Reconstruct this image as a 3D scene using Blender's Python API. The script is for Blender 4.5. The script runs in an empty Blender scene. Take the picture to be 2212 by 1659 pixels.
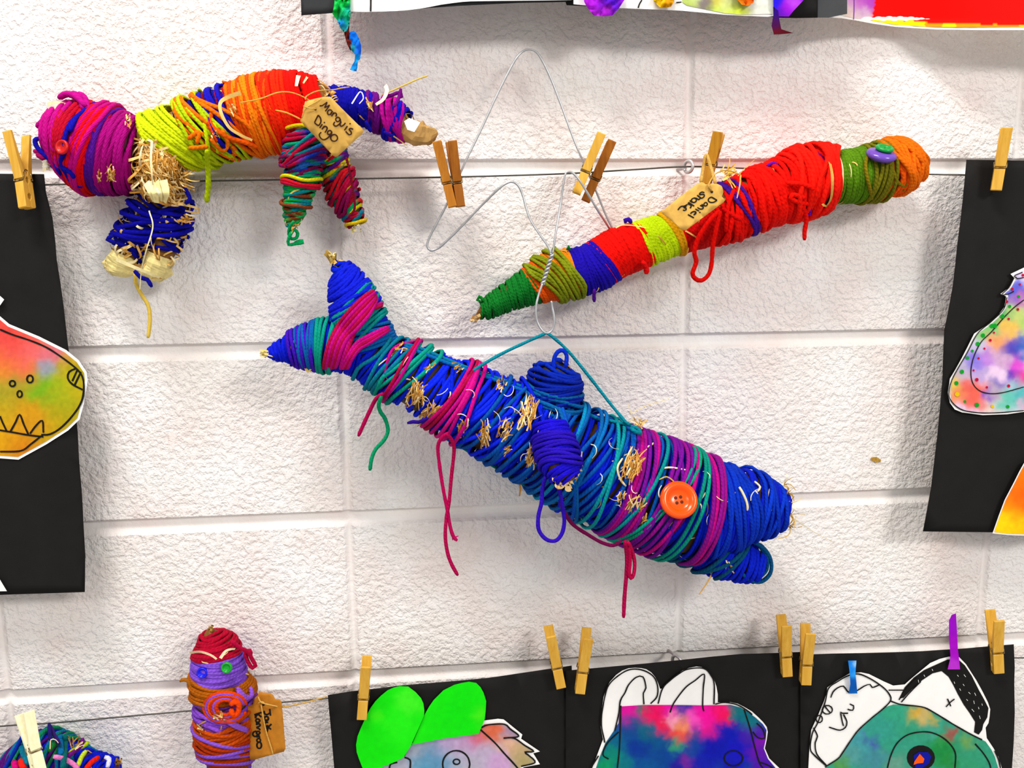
import bpy, math, random
import numpy as np
from mathutils import Vector, Matrix, noise
from mathutils.geometry import delaunay_2d_cdt
random.seed(7)
scene = bpy.context.scene
C = scene.collection
PI = math.pi

# ---------------------------------------------------------------- camera (fitted to the block joints)
FPX, W, H = 1750.0, 2212, 1659
RX, RY, RZ = -0.150434, 0.091090, 0.012514
CAM = np.array([0.111456, -0.946322, 1.6 - 0.105380])
def _rot():
    a, b, c = RX, RY, RZ
    rx = np.array([[1, 0, 0], [0, math.cos(a), -math.sin(a)], [0, math.sin(a), math.cos(a)]])
    ry = np.array([[math.cos(b), 0, math.sin(b)], [0, 1, 0], [-math.sin(b), 0, math.cos(b)]])
    rz = np.array([[math.cos(c), -math.sin(c), 0], [math.sin(c), math.cos(c), 0], [0, 0, 1]])
    return ry @ rx @ rz
ROT = _rot()
def w_(v):
    return np.array([v[0], v[2], -v[1]])
RIGHT, DOWN, FWD = w_(ROT[:, 0]), w_(ROT[:, 1]), w_(ROT[:, 2])
cam_data = bpy.data.cameras.new('camera')
cam = bpy.data.objects.new('camera', cam_data)
C.objects.link(cam)
cam_data.sensor_fit = 'HORIZONTAL'
cam_data.sensor_width = 36
cam_data.lens = 36 * FPX / W
cam_data.clip_start = 0.01
M = Matrix.Identity(4)
for i in range(3):
    M[i][0], M[i][1], M[i][2], M[i][3] = RIGHT[i], -DOWN[i], -FWD[i], CAM[i]
cam.matrix_world = M
scene.camera = cam

def P(px, py, d):
    """point d metres in front of the wall on the sight line of a measured photo point"""
    r = RIGHT * ((px - W / 2) / FPX) + DOWN * ((py - H / 2) / FPX) + FWD
    t = (-d - CAM[1]) / r[1]
    return CAM + r * t
def S(p):
    return float(np.dot(np.asarray(p) - CAM, FWD)) / FPX
def PX(p):
    v = np.asarray(p) - CAM
    z = np.dot(v, FWD)
    return np.array([W / 2 + FPX * np.dot(v, RIGHT) / z, H / 2 + FPX * np.dot(v, DOWN) / z])
def unit(v):
    v = np.asarray(v, float)
    n = np.linalg.norm(v)
    return v / n if n > 1e-12 else v

# ---------------------------------------------------------------- colours
def lin(c):
    if isinstance(c, str):
        c = c.lstrip('#')
        c = [int(c[i:i + 2], 16) / 255 for i in (0, 2, 4)]
    return np.array([x / 12.92 if x <= 0.04045 else ((x + 0.055) / 1.055) ** 2.4 for x in c])

# ---------------------------------------------------------------- materials
def nodes(name):
    m = bpy.data.materials.new(name)
    m.use_nodes = True
    nt = m.node_tree
    nt.nodes.clear()
    out = nt.nodes.new('ShaderNodeOutputMaterial')
    b = nt.nodes.new('ShaderNodeBsdfPrincipled')
    nt.links.new(b.outputs[0], out.inputs[0])
    return m, nt, b
def N(nt, t, **kw):
    n = nt.nodes.new(t)
    for k, v in kw.items():
        setattr(n, k, v)
    return n
def mix_rgb(nt, fac, a, b, mode='MIX'):
    n = N(nt, 'ShaderNodeMix', data_type='RGBA', blend_type=mode)
    for sock, v in ((n.inputs[0], fac), (n.inputs[6], a), (n.inputs[7], b)):
        if hasattr(v, 'is_linked'):
            nt.links.new(v, sock)
        elif isinstance(v, (int, float)):
            sock.default_value = v
        else:
            sock.default_value = (v[0], v[1], v[2], 1)
    return n.outputs[2]
def mathn(nt, op, a, b=None):
    n = N(nt, 'ShaderNodeMath', operation=op)
    for i, v in enumerate((a, b)):
        if v is None:
            continue
        if hasattr(v, 'is_linked'):
            nt.links.new(v, n.inputs[i])
        else:
            n.inputs[i].default_value = v
    return n.outputs[0]
def noise_n(nt, scale, detail=2, rough=.5, vec=None, dim='3D'):
    n = N(nt, 'ShaderNodeTexNoise', noise_dimensions=dim)
    n.inputs['Scale'].default_value = scale
    n.inputs['Detail'].default_value = detail
    n.inputs['Roughness'].default_value = rough
    if vec is not None:
        nt.links.new(vec, n.inputs['Vector'])
    return n.outputs['Fac']
def ramp(nt, fac, stops):
    r = N(nt, 'ShaderNodeValToRGB')
    e = r.color_ramp.elements
    while len(e) < len(stops):
        e.new(.5)
    for i, (p, c) in enumerate(stops):
        e[i].position = p
        e[i].color = (c[0], c[1], c[2], 1)
    nt.links.new(fac, r.inputs[0])
    return r.outputs[0]
def bump(nt, b, h, strength, dist):
    n = N(nt, 'ShaderNodeBump')
    n.inputs['Strength'].default_value = strength
    n.inputs['Distance'].default_value = dist
    nt.links.new(h, n.inputs['Height'])
    nt.links.new(n.outputs[0], b.inputs['Normal'])

def mat_wall():
    m, nt, b = nodes('painted_block')
    pos = N(nt, 'ShaderNodeNewGeometry').outputs['Position']
    n1 = noise_n(nt, 135, 3, .55, pos)
    n2 = noise_n(nt, 330, 2, .5, pos)
    n3 = noise_n(nt, 5, 3, .6, pos)
    n4 = noise_n(nt, 11, 3, .6, pos)
    s = N(nt, 'ShaderNodeMapRange', interpolation_type='SMOOTHSTEP')
    s.inputs['From Min'].default_value = .34
    s.inputs['From Max'].default_value = .62
    nt.links.new(n1, s.inputs['Value'])
    h = mathn(nt, 'ADD', s.outputs[0], mathn(nt, 'MULTIPLY', n2, .55))
    c = ramp(nt, n3, [(.3, lin('#e9e4dd')), (.5, lin('#eeeae6')), (.7, lin('#f3f0ee'))])
    c2 = ramp(nt, n4, [(.35, (1, 1, 1)), (.72, lin('#f8eeec'))])
    col = mix_rgb(nt, 1.0, c, c2, 'MULTIPLY')
    nt.links.new(col, b.inputs['Base Color'])
    b.inputs['Roughness'].default_value = .55
    b.inputs['Specular IOR Level'].default_value = .35
    at = N(nt, 'ShaderNodeAttribute', attribute_name='col')
    bump(nt, b, mathn(nt, 'MULTIPLY', h, at.outputs['Fac']), .55, .0022)
    return m
def mat_yarn():
    m, nt, b = nodes('wool_yarn')
    a = N(nt, 'ShaderNodeAttribute', attribute_name='col')
    uv = N(nt, 'ShaderNodeUVMap', uv_map='uv')
    sep = N(nt, 'ShaderNodeSeparateXYZ')
    nt.links.new(uv.outputs[0], sep.inputs[0])
    ph = mathn(nt, 'ADD', mathn(nt, 'MULTIPLY', sep.outputs[0], 6.5), mathn(nt, 'MULTIPLY', sep.outputs[1], 12.566))
    st = mathn(nt, 'MULTIPLY', mathn(nt, 'ADD', mathn(nt, 'SINE', ph), 1.0), .5)
    pos = N(nt, 'ShaderNodeNewGeometry').outputs['Position']
    n = noise_n(nt, 1500, 2, .6, pos)
    n2 = noise_n(nt, 120, 2, .6, pos)
    v = mathn(nt, 'ADD', mathn(nt, 'MULTIPLY', st, .22), mathn(nt, 'MULTIPLY', n, .5))
    v = mathn(nt, 'ADD', v, mathn(nt, 'MULTIPLY', n2, .45))
    g = mathn(nt, 'ADD', v, .32)
    vm = N(nt, 'ShaderNodeVectorMath', operation='SCALE')
    nt.links.new(a.outputs['Color'], vm.inputs[0])
    nt.links.new(g, vm.inputs['Scale'])
    nt.links.new(vm.outputs[0], b.inputs['Base Color'])
    b.inputs['Roughness'].default_value = .85
    b.inputs['Specular IOR Level'].default_value = .15
    b.inputs['Sheen Weight'].default_value = .1
    b.inputs['Sheen Roughness'].default_value = .5
    nt.links.new(a.outputs['Color'], b.inputs['Sheen Tint'])
    bump(nt, b, mathn(nt, 'ADD', st, mathn(nt, 'MULTIPLY', n, 1.2)), .42, .0009)
    return m
def mat_attr(name, rough=.7, spec=.3, nz=0, nzs=60, fibre=0):
    m, nt, b = nodes(name)
    a = N(nt, 'ShaderNodeAttribute', attribute_name='col')
    pos = N(nt, 'ShaderNodeNewGeometry').outputs['Position']
    n = noise_n(nt, nzs, 4, .65, pos)
    f = mathn(nt, 'ADD', mathn(nt, 'MULTIPLY', mathn(nt, 'SUBTRACT', n, .5), nz), 1.0)
    vm = N(nt, 'ShaderNodeVectorMath', operation='SCALE')
    nt.links.new(a.outputs['Color'], vm.inputs[0])
    nt.links.new(f, vm.inputs['Scale'])
    nt.links.new(vm.outputs[0], b.inputs['Base Color'])
    b.inputs['Roughness'].default_value = rough
    b.inputs['Specular IOR Level'].default_value = spec
    if fibre:
        bump(nt, b, n, fibre, .001)
    return m
def mat_plain(name, col, rough=.6, metal=0, nz=.0, nzs=80, spec=.4, bmp=0):
    m, nt, b = nodes(name)
    pos = N(nt, 'ShaderNodeNewGeometry').outputs['Position']
    n = noise_n(nt, nzs, 4, .6, pos)
    c = lin(col)
    cc = ramp(nt, n, [(.3, c * (1 - nz)), (.7, np.minimum(c * (1 + nz), 1))])
    nt.links.new(cc, b.inputs['Base Color'])
    b.inputs['Roughness'].default_value = rough
    b.inputs['Metallic'].default_value = metal
    b.inputs['Specular IOR Level'].default_value = spec
    if bmp:
        bump(nt, b, n, bmp, .0005)
    return m
def mat_wood(name, c1, c2):
    m, nt, b = nodes(name)
    tc = N(nt, 'ShaderNodeTexCoord')
    mp = N(nt, 'ShaderNodeMapping')
    mp.inputs['Scale'].default_value = (260, 260, 18)
    nt.links.new(tc.outputs['Object'], mp.inputs['Vector'])
    n = noise_n(nt, 1, 4, .6, mp.outputs[0])
    c = ramp(nt, n, [(.3, lin(c1)), (.7, lin(c2))])
    nt.links.new(c, b.inputs['Base Color'])
    b.inputs['Roughness'].default_value = .55
    b.inputs['Specular IOR Level'].default_value = .25
    bump(nt, b, n, .15, .0005)
    return m
WALL = mat_wall()
YARN = mat_yarn()
STRAW = mat_attr('dry_straw', .6, .35, .5, 400, .3)
PAINT = mat_attr('watercolour_paper', .75, .2, .22, 120)
PAPER = mat_plain('white_paper', '#f1eeea', .7, 0, .03, 40, .2)
BLACK = mat_plain('black_paper', '#211f1e', .8, 0, .12, 25, .25)
INK = mat_plain('black_marker', '#15120f', .6, 0, .2, 300, .3)
BROWNINK = mat_plain('brown_marker', '#3d1d0c', .6, 0, .2, 300, .3)
KRAFT = mat_plain('kraft_card', '#d6aa58', .7, 0, .14, 90, .25)
KRAFT2 = mat_plain('darker_kraft_card', '#b87a26', .7, 0, .14, 90, .25)
KRAFTBAG = mat_plain('crumpled_kraft_paper', '#b99258', .7, 0, .25, 60, .25, .3)
WIRE = mat_plain('galvanised_wire', '#b9babb', .35, .6, .1, 100, .5)
STEEL = mat_plain('braided_steel', '#5d5a54', .45, .6, .3, 900, .5)
EYE = mat_plain('painted_metal_eye', '#c9c4c4', .35, .5, .08, 100, .5)
SPRING = mat_plain('spring_wire', '#8d7a5a', .35, .8, .2, 200, .5)
TWINE = mat_plain('natural_twine', '#c8a055', .8, 0, .25, 500, .2)
def mat_gloss(name, col, rough=.22):
    return mat_plain(name, col, rough, 0, .04, 40, .5)

# ---------------------------------------------------------------- mesh collector
class MB:
    def __init__(s):
        s.v, s.f, s.c, s.uv, s.n = [], [], [], [], 0
        s.loose, s.nf = False, []
    def add(s, verts, faces, col=(.8, .8, .8), uv=None):
        verts = np.asarray(verts, float)
        k = len(verts)
        s.v.append(verts)
        s.nf.append((len(s.f), len(faces), s.loose))
        s.f.extend([tuple(i + s.n for i in f) for f in faces])
        col = np.asarray(col, float)
        s.c.append(np.tile(col, (k, 1)) if col.ndim == 1 else col)
        s.uv.append(np.zeros((k, 2)) if uv is None else np.asarray(uv, float))
        s.n += k
    def tube(s, pts, r, col=(.8, .8, .8), sides=6, ref=None, flat=1.0, closed=False):
        """round strand; flat<1 squashes it along the frame normal"""
        pts = np.asarray(pts, float)
        k = len(pts)
        if k < 2:
            return
        if closed:
            t = np.roll(pts, -1, 0) - np.roll(pts, 1, 0)
        else:
            t = np.gradient(pts, axis=0)
        t /= np.maximum(np.linalg.norm(t, axis=1, keepdims=True), 1e-12)
        nrm = np.zeros_like(pts)
        if ref is not None:
            nrm = np.asarray(ref, float) - t * np.sum(np.asarray(ref) * t, axis=1, keepdims=True)
            nrm /= np.maximum(np.linalg.norm(nrm, axis=1, keepdims=True), 1e-12)
        else:
            a = np.array([0, -1.0, 0]) if abs(t[0][1]) < .9 else np.array([1.0, 0, 0])
            p = unit(a - t[0] * np.dot(a, t[0]))
            for i in range(k):
                p = p - t[i] * np.dot(p, t[i])
                p = unit(p)
                nrm[i] = p
        bn = np.cross(t, nrm)
        r = np.broadcast_to(np.asarray(r, float), (k,)).copy()
        if not closed:
            pass
        ang = np.arange(sides) * 2 * PI / sides
        ring = (nrm[:, None, :] * (np.cos(ang) * flat)[None, :, None] + bn[:, None, :] * np.sin(ang)[None, :, None])
        vv = (pts[:, None, :] + ring * r[:, None, None]).reshape(-1, 3)
        L = np.concatenate([[0], np.cumsum(np.linalg.norm(np.diff(pts, axis=0), axis=1))])
        u = L / max(float(np.mean(r)), 1e-6) / 2
        uv = np.stack([np.repeat(u, sides), np.tile(np.arange(sides) / sides, k)], 1)
        f = []
        for i in range(k if closed else k - 1):
            i2 = (i + 1) % k
            for j in range(sides):
                j2 = (j + 1) % sides
                f.append((i * sides + j, i * sides + j2, i2 * sides + j2, i2 * sides + j))
        if not closed:
            f.append(tuple(range(sides - 1, -1, -1)))
            f.append(tuple((k - 1) * sides + j for j in range(sides)))
        col = np.asarray(col, float)
        if col.ndim == 2:
            col = np.repeat(col, sides, 0)
        s.add(vv, f, col, uv)
    def ribbon(s, pts, w, nrm, col=(.8, .8, .8)):
        pts = np.asarray(pts, float)
        nrm = np.broadcast_to(np.asarray(nrm, float), pts.shape)
        k = len(pts)
        t = np.gradient(pts, axis=0)
        b = np.cross(t, nrm)
        b /= np.maximum(np.linalg.norm(b, axis=1, keepdims=True), 1e-12)
        w = np.broadcast_to(np.asarray(w, float), (k,))[:, None] / 2
        vv = np.stack([pts - b * w, pts + b * w], 1).reshape(-1, 3)
        f = [(2 * i, 2 * i + 1, 2 * i + 3, 2 * i + 2) for i in range(k - 1)]
        col = np.asarray(col, float)
        if col.ndim == 2:
            col = np.repeat(col, 2, 0)
        s.add(vv, f, col)
    def lathe(s, c, axis, prof, col=(.8, .8, .8), seg=28, ref=None):
        """profile of (radius, height) about an axis"""
        axis = unit(axis)
        a = np.array([0, 0, 1.0]) if abs(axis[2]) < .9 else np.array([1.0, 0, 0])
        e1 = unit(np.cross(a, axis))
        e2 = np.cross(axis, e1)
        k = len(prof)
        vv = []
        for r, h in prof:
            for j in range(seg):
                q = 2 * PI * j / seg
                vv.append(np.asarray(c) + axis * h + (e1 * math.cos(q) + e2 * math.sin(q)) * r)
        f = []
        for i in range(k - 1):
            for j in range(seg):
                j2 = (j + 1) % seg
                f.append((i * seg + j, i * seg + j2, (i + 1) * seg + j2, (i + 1) * seg + j))
        f.append(tuple(range(seg - 1, -1, -1)))
        f.append(tuple((k - 1) * seg + j for j in range(seg)))
        s.add(vv, f, col)
    def parts(s, name, mat, parent, label=None, heap='straw_tuft'):
        """every piece its own part; uncountable tufts kept together as stuff"""
        hp, off, out = MB(), 0, []
        for v, c, uv, (f0, nf, loose) in zip(s.v, s.c, s.uv, s.nf):
            f = [tuple(i - off for i in q) for q in s.f[f0:f0 + nf]]
            off += len(v)
            if loose:
                hp.add(v, f, c, uv)
            else:
                m = MB()
                m.add(v, f, c, uv)
                out.append(m.build(name, mat, parent, True, label))
        o = hp.build(heap, mat, parent, True)
        if o:
            o['kind'] = 'stuff'
        return out
    def build(s, name, mat, parent=None, smooth=True, label=None):
        if s.n == 0:
            return None
        v = np.concatenate(s.v)
        if parent is not None:
            o = parent
            while o is not None:
                v = v - np.array(o.location)
                o = o.parent
        me = bpy.data.meshes.new(name)
        me.from_pydata(v.tolist(), [], s.f)
        a = me.attributes.new('col', 'FLOAT_COLOR', 'POINT')
        cc = np.concatenate(s.c)
        a.data.foreach_set('color', np.concatenate([cc, np.ones((len(cc), 1))], 1).astype(np.float32).ravel())
        uv = np.concatenate(s.uv)
        ul = me.uv_layers.new(name='uv')
        idx = np.zeros(len(me.loops), dtype=np.int32)
        me.loops.foreach_get('vertex_index', idx)
        ul.data.foreach_set('uv', uv[idx].astype(np.float32).ravel())
        if smooth:
            me.polygons.foreach_set('use_smooth', [True] * len(me.polygons))
        me.materials.append(mat)
        me.update()
        ob = bpy.data.objects.new(name, me)
        C.objects.link(ob)
        if parent is not None:
            ob.parent = parent
        if label:
            ob['label'] = label
        return ob
def thing(name, label, cat, loc, group=None):
    o = bpy.data.objects.new(name, None)
    C.objects.link(o)
    o.location = Vector([float(x) for x in loc])
    o.empty_display_size = .01
    o['label'] = label
    o['category'] = cat
    if group:
        o['group'] = group
    return o
def tag(o, label, cat, group=None):
    o['label'] = label
    o['category'] = cat
    if group:
        o['group'] = group
    return o
def spline(pts, step=6.0, closed=False):
    """Catmull-Rom through points of any dimension"""
    p = np.asarray(pts, float)
    n = len(p)
    if n < 3 and not closed:
        k = max(2, int(np.linalg.norm(p[-1][:2] - p[0][:2]) / step) + 1)
        t = np.linspace(0, 1, k)[:, None]
        return p[0] * (1 - t) + p[-1] * t
    out = []
    rng = n if closed else n - 1
    for i in range(rng):
        if closed:
            a, b, c, d = p[(i - 1) % n], p[i], p[(i + 1) % n], p[(i + 2) % n]
        else:
            b, c = p[i], p[i + 1]
            a = p[i - 1] if i > 0 else 2 * b - c
            d = p[i + 2] if i + 2 < n else 2 * c - b
        k = max(1, int(np.linalg.norm(c[:2] - b[:2]) / step))
        for q in range(k):
            t = q / k
            out.append(.5 * (2 * b + (c - a) * t + (2 * a - 5 * b + 4 * c - d) * t * t + (3 * b - a - 3 * c + d) * t ** 3))
    if not closed:
        out.append(p[-1])
    return np.array(out)
def conv(pts, s, ox, oy):
    return [(ox + x * s, oy + y * s) for x, y in pts]

# ---------------------------------------------------------------- flat paper pieces
def inside(poly, x, y):
    c = False
    n = len(poly)
    j = n - 1
    for i in range(n):
        xi, yi = poly[i]
        xj, yj = poly[j]
        if (yi > y) != (yj > y) and x < (xj - xi) * (y - yi) / (yj - yi) + xi:
            c = not c
        j = i
    return c
def inset(poly, k):
    p = np.asarray(poly, float)
    area = .5 * np.sum(p[:, 0] * np.roll(p[:, 1], -1) - np.roll(p[:, 0], -1) * p[:, 1])
    s = 1 if area > 0 else -1
    out = []
    n = len(p)
    for i in range(n):
        a, b, c = p[i - 1], p[i], p[(i + 1) % n]
        e1, e2 = unit(b - a), unit(c - b)
        n1, n2 = np.array([-e1[1], e1[0]]) * s, np.array([-e2[1], e2[0]]) * s
        m = unit(n1 + n2)
        out.append(tuple(b + m * min(k / max(np.dot(m, n1), .45), 2.2 * k)))
    return out
def sheet(name, poly, d, mat, parent, res=40, colour=None, smooth_edge=None, label=None, thick=0, seed=0):
    """paper cut to a measured outline; d = metres off the wall (number or function of photo point)"""
    df = d if callable(d) else (lambda x, y: d)
    poly = [tuple(map(float, q)) for q in poly]
    if smooth_edge:
        poly = [tuple(q) for q in spline(poly, smooth_edge, True)]
    bnd = []
    n = len(poly)
    for i in range(n):
        a, b = np.array(poly[i]), np.array(poly[(i + 1) % n])
        k = max(1, int(np.linalg.norm(b - a) / res))
        for q in range(k):
            bnd.append(tuple(a + (b - a) * q / k))
    pts = [Vector(q) for q in bnd]
    nb = len(pts)
    xs = [q[0] for q in bnd]
    ys = [q[1] for q in bnd]
    x = min(xs) + res * .5
    row = 0
    y = min(ys) + res * .5
    while y < max(ys):
        x = min(xs) + res * (.5 if row % 2 else .05)
        while x < max(xs):
            if inside(poly, x, y):
                pts.append(Vector((x, y)))
            x += res
        y += res * .87
        row += 1
    v, _, f, *_ = delaunay_2d_cdt(pts, [(i, (i + 1) % nb) for i in range(nb)], [], 1, 1e-4)
    vv = np.array([P(q.x, q.y, df(q.x, q.y)) for q in v])
    faces = []
    for t in f:
        a, b, c = vv[t[0]], vv[t[1]], vv[t[2]]
        nrm = np.cross(b - a, c - a)
        faces.append(tuple(t) if nrm[1] < 0 else tuple(reversed(t)))
    col = np.array([colour(q.x, q.y) for q in v]) if colour else (.8, .8, .8)
    mb = MB()
    mb.add(vv, faces, col)
    o = mb.build(name, mat, parent, True, label)
    if thick:
        md = o.modifiers.new('thickness', 'SOLIDIFY')
        md.thickness = thick
        md.offset = -1
    return o
def painter(base, blobs, warp=14, warp_scale=.03, grain=.12, seed=0, soft=1.0):
    base = lin(base)
    bl = [(x, y, r, lin(c)) for x, y, r, c in blobs]
    def f(px, py):
        o = Vector((px * warp_scale, py * warp_scale, seed * 7.3))
        wx = px + warp * noise.noise(o) + warp * .5 * noise.noise(o * 2.7)
        wy = py + warp * noise.noise(o + Vector((31, 17, 3))) + warp * .5 * noise.noise(o * 2.7 + Vector((5, 9, 1)))
        w0, acc = .10, base * .10
        for x, y, r, c in bl:
            q = ((wx - x) ** 2 + (wy - y) ** 2) / (r * r)
            if q < 9:
                w = math.exp(-q * 1.6 * soft)
                acc = acc + c * w
                w0 += w
        c = acc / w0
        g = 1 + grain * (noise.noise(Vector((px * .11, py * .11, seed))) + .6 * noise.noise(Vector((px * .31, py * .31, seed + 4))))
        return np.clip(c * g, 0, 1)
    return f
def strokes(name, lines, d, mat, parent, width=4.0, smooth=True, lift=.0004, label=None, step=5):
    """pen lines lying on a sheet; each line a list of photo points"""
    df = d if callable(d) else (lambda x, y: d)
    mb = MB()
    for ln in lines:
        w = width
        if isinstance(ln, tuple):
            ln, w = ln
        if len(ln) == 1:
            x, y = ln[0]
            q = [(x + w * .6 * math.cos(a), y + w * .6 * math.sin(a)) for a in np.linspace(0, 2 * PI, 11)[:-1]]
            mb.add([P(a, b, df(a, b) + lift) for a, b in q], [tuple(range(9, -1, -1))])
            continue
        p = spline(ln, step) if smooth else np.asarray(spline_lin(ln, step))
        pts = np.array([P(x, y, df(x, y) + lift) for x, y in p])
        k = len(pts)
        ww = np.array([w * (1 + .22 * noise.noise(Vector((q[0] * .06, q[1] * .06, 2)))) for q in p]) * S(pts[0])
        mb.ribbon(pts, ww, (0, -1, 0))
        # round ends
    return mb.build(name, mat, parent, False, label)
def spline_lin(pts, step):
    out = []
    for a, b in zip(pts[:-1], pts[1:]):
        a, b = np.array(a, float), np.array(b, float)
        k = max(1, int(np.linalg.norm(b - a) / step))
        out += [a + (b - a) * q / k for q in range(k)]
    out.append(np.array(pts[-1], float))
    return out

# ---------------------------------------------------------------- wrapped bodies
class Body:
    """a tapering body on a measured centre line: (px, py, radius px, metres off wall)"""
    def __init__(s, pts, step=4):
        a = spline(pts, step)
        a[:, 2] = np.maximum(a[:, 2], 1.0)
        s.px = a[:, :2]
        s.c = np.array([P(x, y, d) for x, y, r, d in a])
        s.r = np.array([r * S(c) for r, c in zip(a[:, 2], s.c)])
        s.rp = a[:, 2]
        s.n = len(a)
        t = np.gradient(s.c, axis=0)
        s.t = t / np.linalg.norm(t, axis=1, keepdims=True)
        view = CAM - s.c
        view /= np.linalg.norm(view, axis=1, keepdims=True)
        v = view - s.t * np.sum(view * s.t, axis=1, keepdims=True)
        s.v = v / np.linalg.norm(v, axis=1, keepdims=True)
        s.u = np.cross(s.v, s.t)
        s.len = np.concatenate([[0], np.cumsum(np.linalg.norm(np.diff(s.c, axis=0), axis=1))])
    def at(s, x, y=None):
        """index along the axis nearest to a photo point"""
        if y is None:
            return float(x)
        d = np.sum((s.px - np.array([x, y])) ** 2, 1)
        return float(np.argmin(d))
    def surf(s, t, th, lift=0.0):
        t = np.clip(np.asarray(t, float), 0, s.n - 1.001)
        i = t.astype(int)
        f = (t - i)[:, None]
        L = lambda A: A[i] * (1 - f) + A[i + 1] * f
        c, u, v = L(s.c), L(s.u), L(s.v)
        r = (s.r[i] * (1 - f[:, 0]) + s.r[i + 1] * f[:, 0])
        nrm = u * np.cos(th)[:, None] + v * np.sin(th)[:, None]
        return c + nrm * (r + lift)[:, None], nrm
    def theta(s, x, y):
        """axis index and angle of a photo point on the near side"""
        i = int(s.at(x, y))
        q = np.array([x, y]) - s.px[i]
        up = PX(s.c[i] + s.u[i] * .01) - s.px[i]
        k = np.dot(q, unit(up)) / s.rp[i]
        return i, math.acos(max(-1, min(1, k)))
    def front(s, x, y, lift=0.0):
        d = np.sum((s.px - np.array([x, y])) ** 2, 1)
        i = int(np.argmin(d))
        q = math.sqrt(d[i])
        R = s.rp[i]
        k = math.sqrt(max(R * R - q * q, 0)) * S(s.c[i]) + lift
        return -s.c[i][1] + k, q / R
    def core(s, name, mat, parent, col, shrink=.0022, seed=0, ribbons=0, label=None, rough=.06, seg=22, freq=40, facet=False):
        mb = MB()
        vv, cc = [], []
        col = lin(col)
        st = max(1, s.n // 120)
        idx = list(range(0, s.n, st))
        if idx[-1] != s.n - 1:
            idx.append(s.n - 1)
        for i in idx:
            for j in range(seg):
                q = 2 * PI * j / seg
                nz = noise.noise(Vector((math.cos(q) * 1.5, math.sin(q) * 1.5 + seed, s.len[i] * freq)))
                if facet:
                    nz += .8 * abs(noise.noise(Vector((math.cos(q) * 2.6, math.sin(q) * 2.6 + seed, s.len[i] * freq * 1.5))))
                r = max((s.r[i] - shrink) * (1 + rough * nz), .0006)
                vv.append(s.c[i] + (s.u[i] * math.cos(q) + s.v[i] * math.sin(q)) * r)
                cc.append(col * (.75 + .5 * (noise.noise(Vector((q * 6, s.len[i] * 90, seed))) * .5 + .5)))
        f = []
        for a in range(len(idx) - 1):
            for j in range(seg):
                j2 = (j + 1) % seg
                f.append((a * seg + j, a * seg + j2, (a + 1) * seg + j2, (a + 1) * seg + j))
        f.append(tuple(range(seg - 1, -1, -1)))
        f.append(tuple((len(idx) - 1) * seg + j for j in range(seg)))
        mb.add(vv, [tuple(reversed(q)) for q in f], np.array(cc))
        s.straws(mb, ribbons, seed)
        return mb.build(name, mat, parent, not facet, label)
    def straws(s, mb, n, seed, t0=None, t1=None, lift=(.0003, .0028), th=(0, 2 * PI), width=(1.6, 4.0), length=(18, 55), cols=('#e2b766', '#f0d69b', '#b98536', '#cf9a48')):
        rnd = random.Random(seed + 100)
        t0 = 0 if t0 is None else t0
        t1 = s.n - 1 if t1 is None else t1
        for _ in range(n):
            t = rnd.uniform(t0, t1)
            q = rnd.uniform(*th)
            i = int(min(t, s.n - 1))
            R = max(s.rp[i], 6)
            ln = rnd.uniform(*length)
            a = rnd.uniform(0, PI)
            k = 9
            w = np.linspace(-.5, .5, k)
            bend = rnd.uniform(-.5, .5)
            tt = t + w * ln * math.cos(a) / 4 + bend * (w * w) * ln / 4
            qq = q + w * ln * math.sin(a) / R - bend * w * w * ln / R
            top = rnd.uniform(*lift)
            lf = -.0012 + (top + .0012) * np.cos(w * PI)
            p, nr = s.surf(tt, qq, lf)
            mb.ribbon(p, rnd.uniform(*width) * S(p[0]), nr, lin(rnd.choice(cols)) * rnd.uniform(.8, 1.1))
    def coil(s, mb, a, b, n, col, yr=4.4, tilt=0.0, jit=2.5, layer=0, seed=0, lump=.5, phase=0.0, seg=26, flat=.9, tilt_jit=0.0, vary=.12, palette=None, pal_scale=.15):
        """n turns of one strand wound between two places on the axis; tilt = px the top leans along the axis"""
        ta = s.at(*a) if isinstance(a, tuple) else a
        tb = s.at(*b) if isinstance(b, tuple) else b
        k = max(8, int(n * seg))
        x = np.linspace(0, 1, k)
        th = 2 * PI * n * x + phase
        o = seed * 3.17
        nz = np.array([noise.noise(Vector((q * .55, o, 1.7))) for q in th])
        nz2 = np.array([noise.noise(Vector((q * .23, o, 5.1))) for q in th])
        nz3 = np.array([noise.noise(Vector((q * 1.1, o, 9.4))) for q in th])
        px_t = 4.0
        t = ta + (tb - ta) * x + ((tilt + tilt_jit * nz2) * np.cos(th) + jit * nz) / px_t * 1.0
        t = np.clip(t, min(ta, tb) - 3, max(ta, tb) + 3)
        sc = S(s.c[s.n // 2])
        r = yr * sc
        lift = -r * .35 + r * (layer * 1.5) + r * lump * nz3
        p, nr = s.surf(t, th, lift)
        if palette:
            pal = [lin(c) for c in palette]
            m = len(pal)
            ph = (nz2 * .6 + x * n * pal_scale + o) * m
            cc = []
            for q in ph:
                i = int(math.floor(q)) % m
                f = q - math.floor(q)
                f = max(0, (f - .7) / .3)
                cc.append(pal[i] * (1 - f) + pal[(i + 1) % m] * f)
            cc = np.array(cc)
        else:
            cc = np.tile(lin(col), (k, 1)) * (1 + vary * nz2)[:, None]
        rr = r * (1 + .12 * nz3)
        rr[0] *= .5
        rr[-1] *= .5
        mb.tube(p, rr, np.clip(cc, 0, 1), 6, nr, flat)
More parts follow.
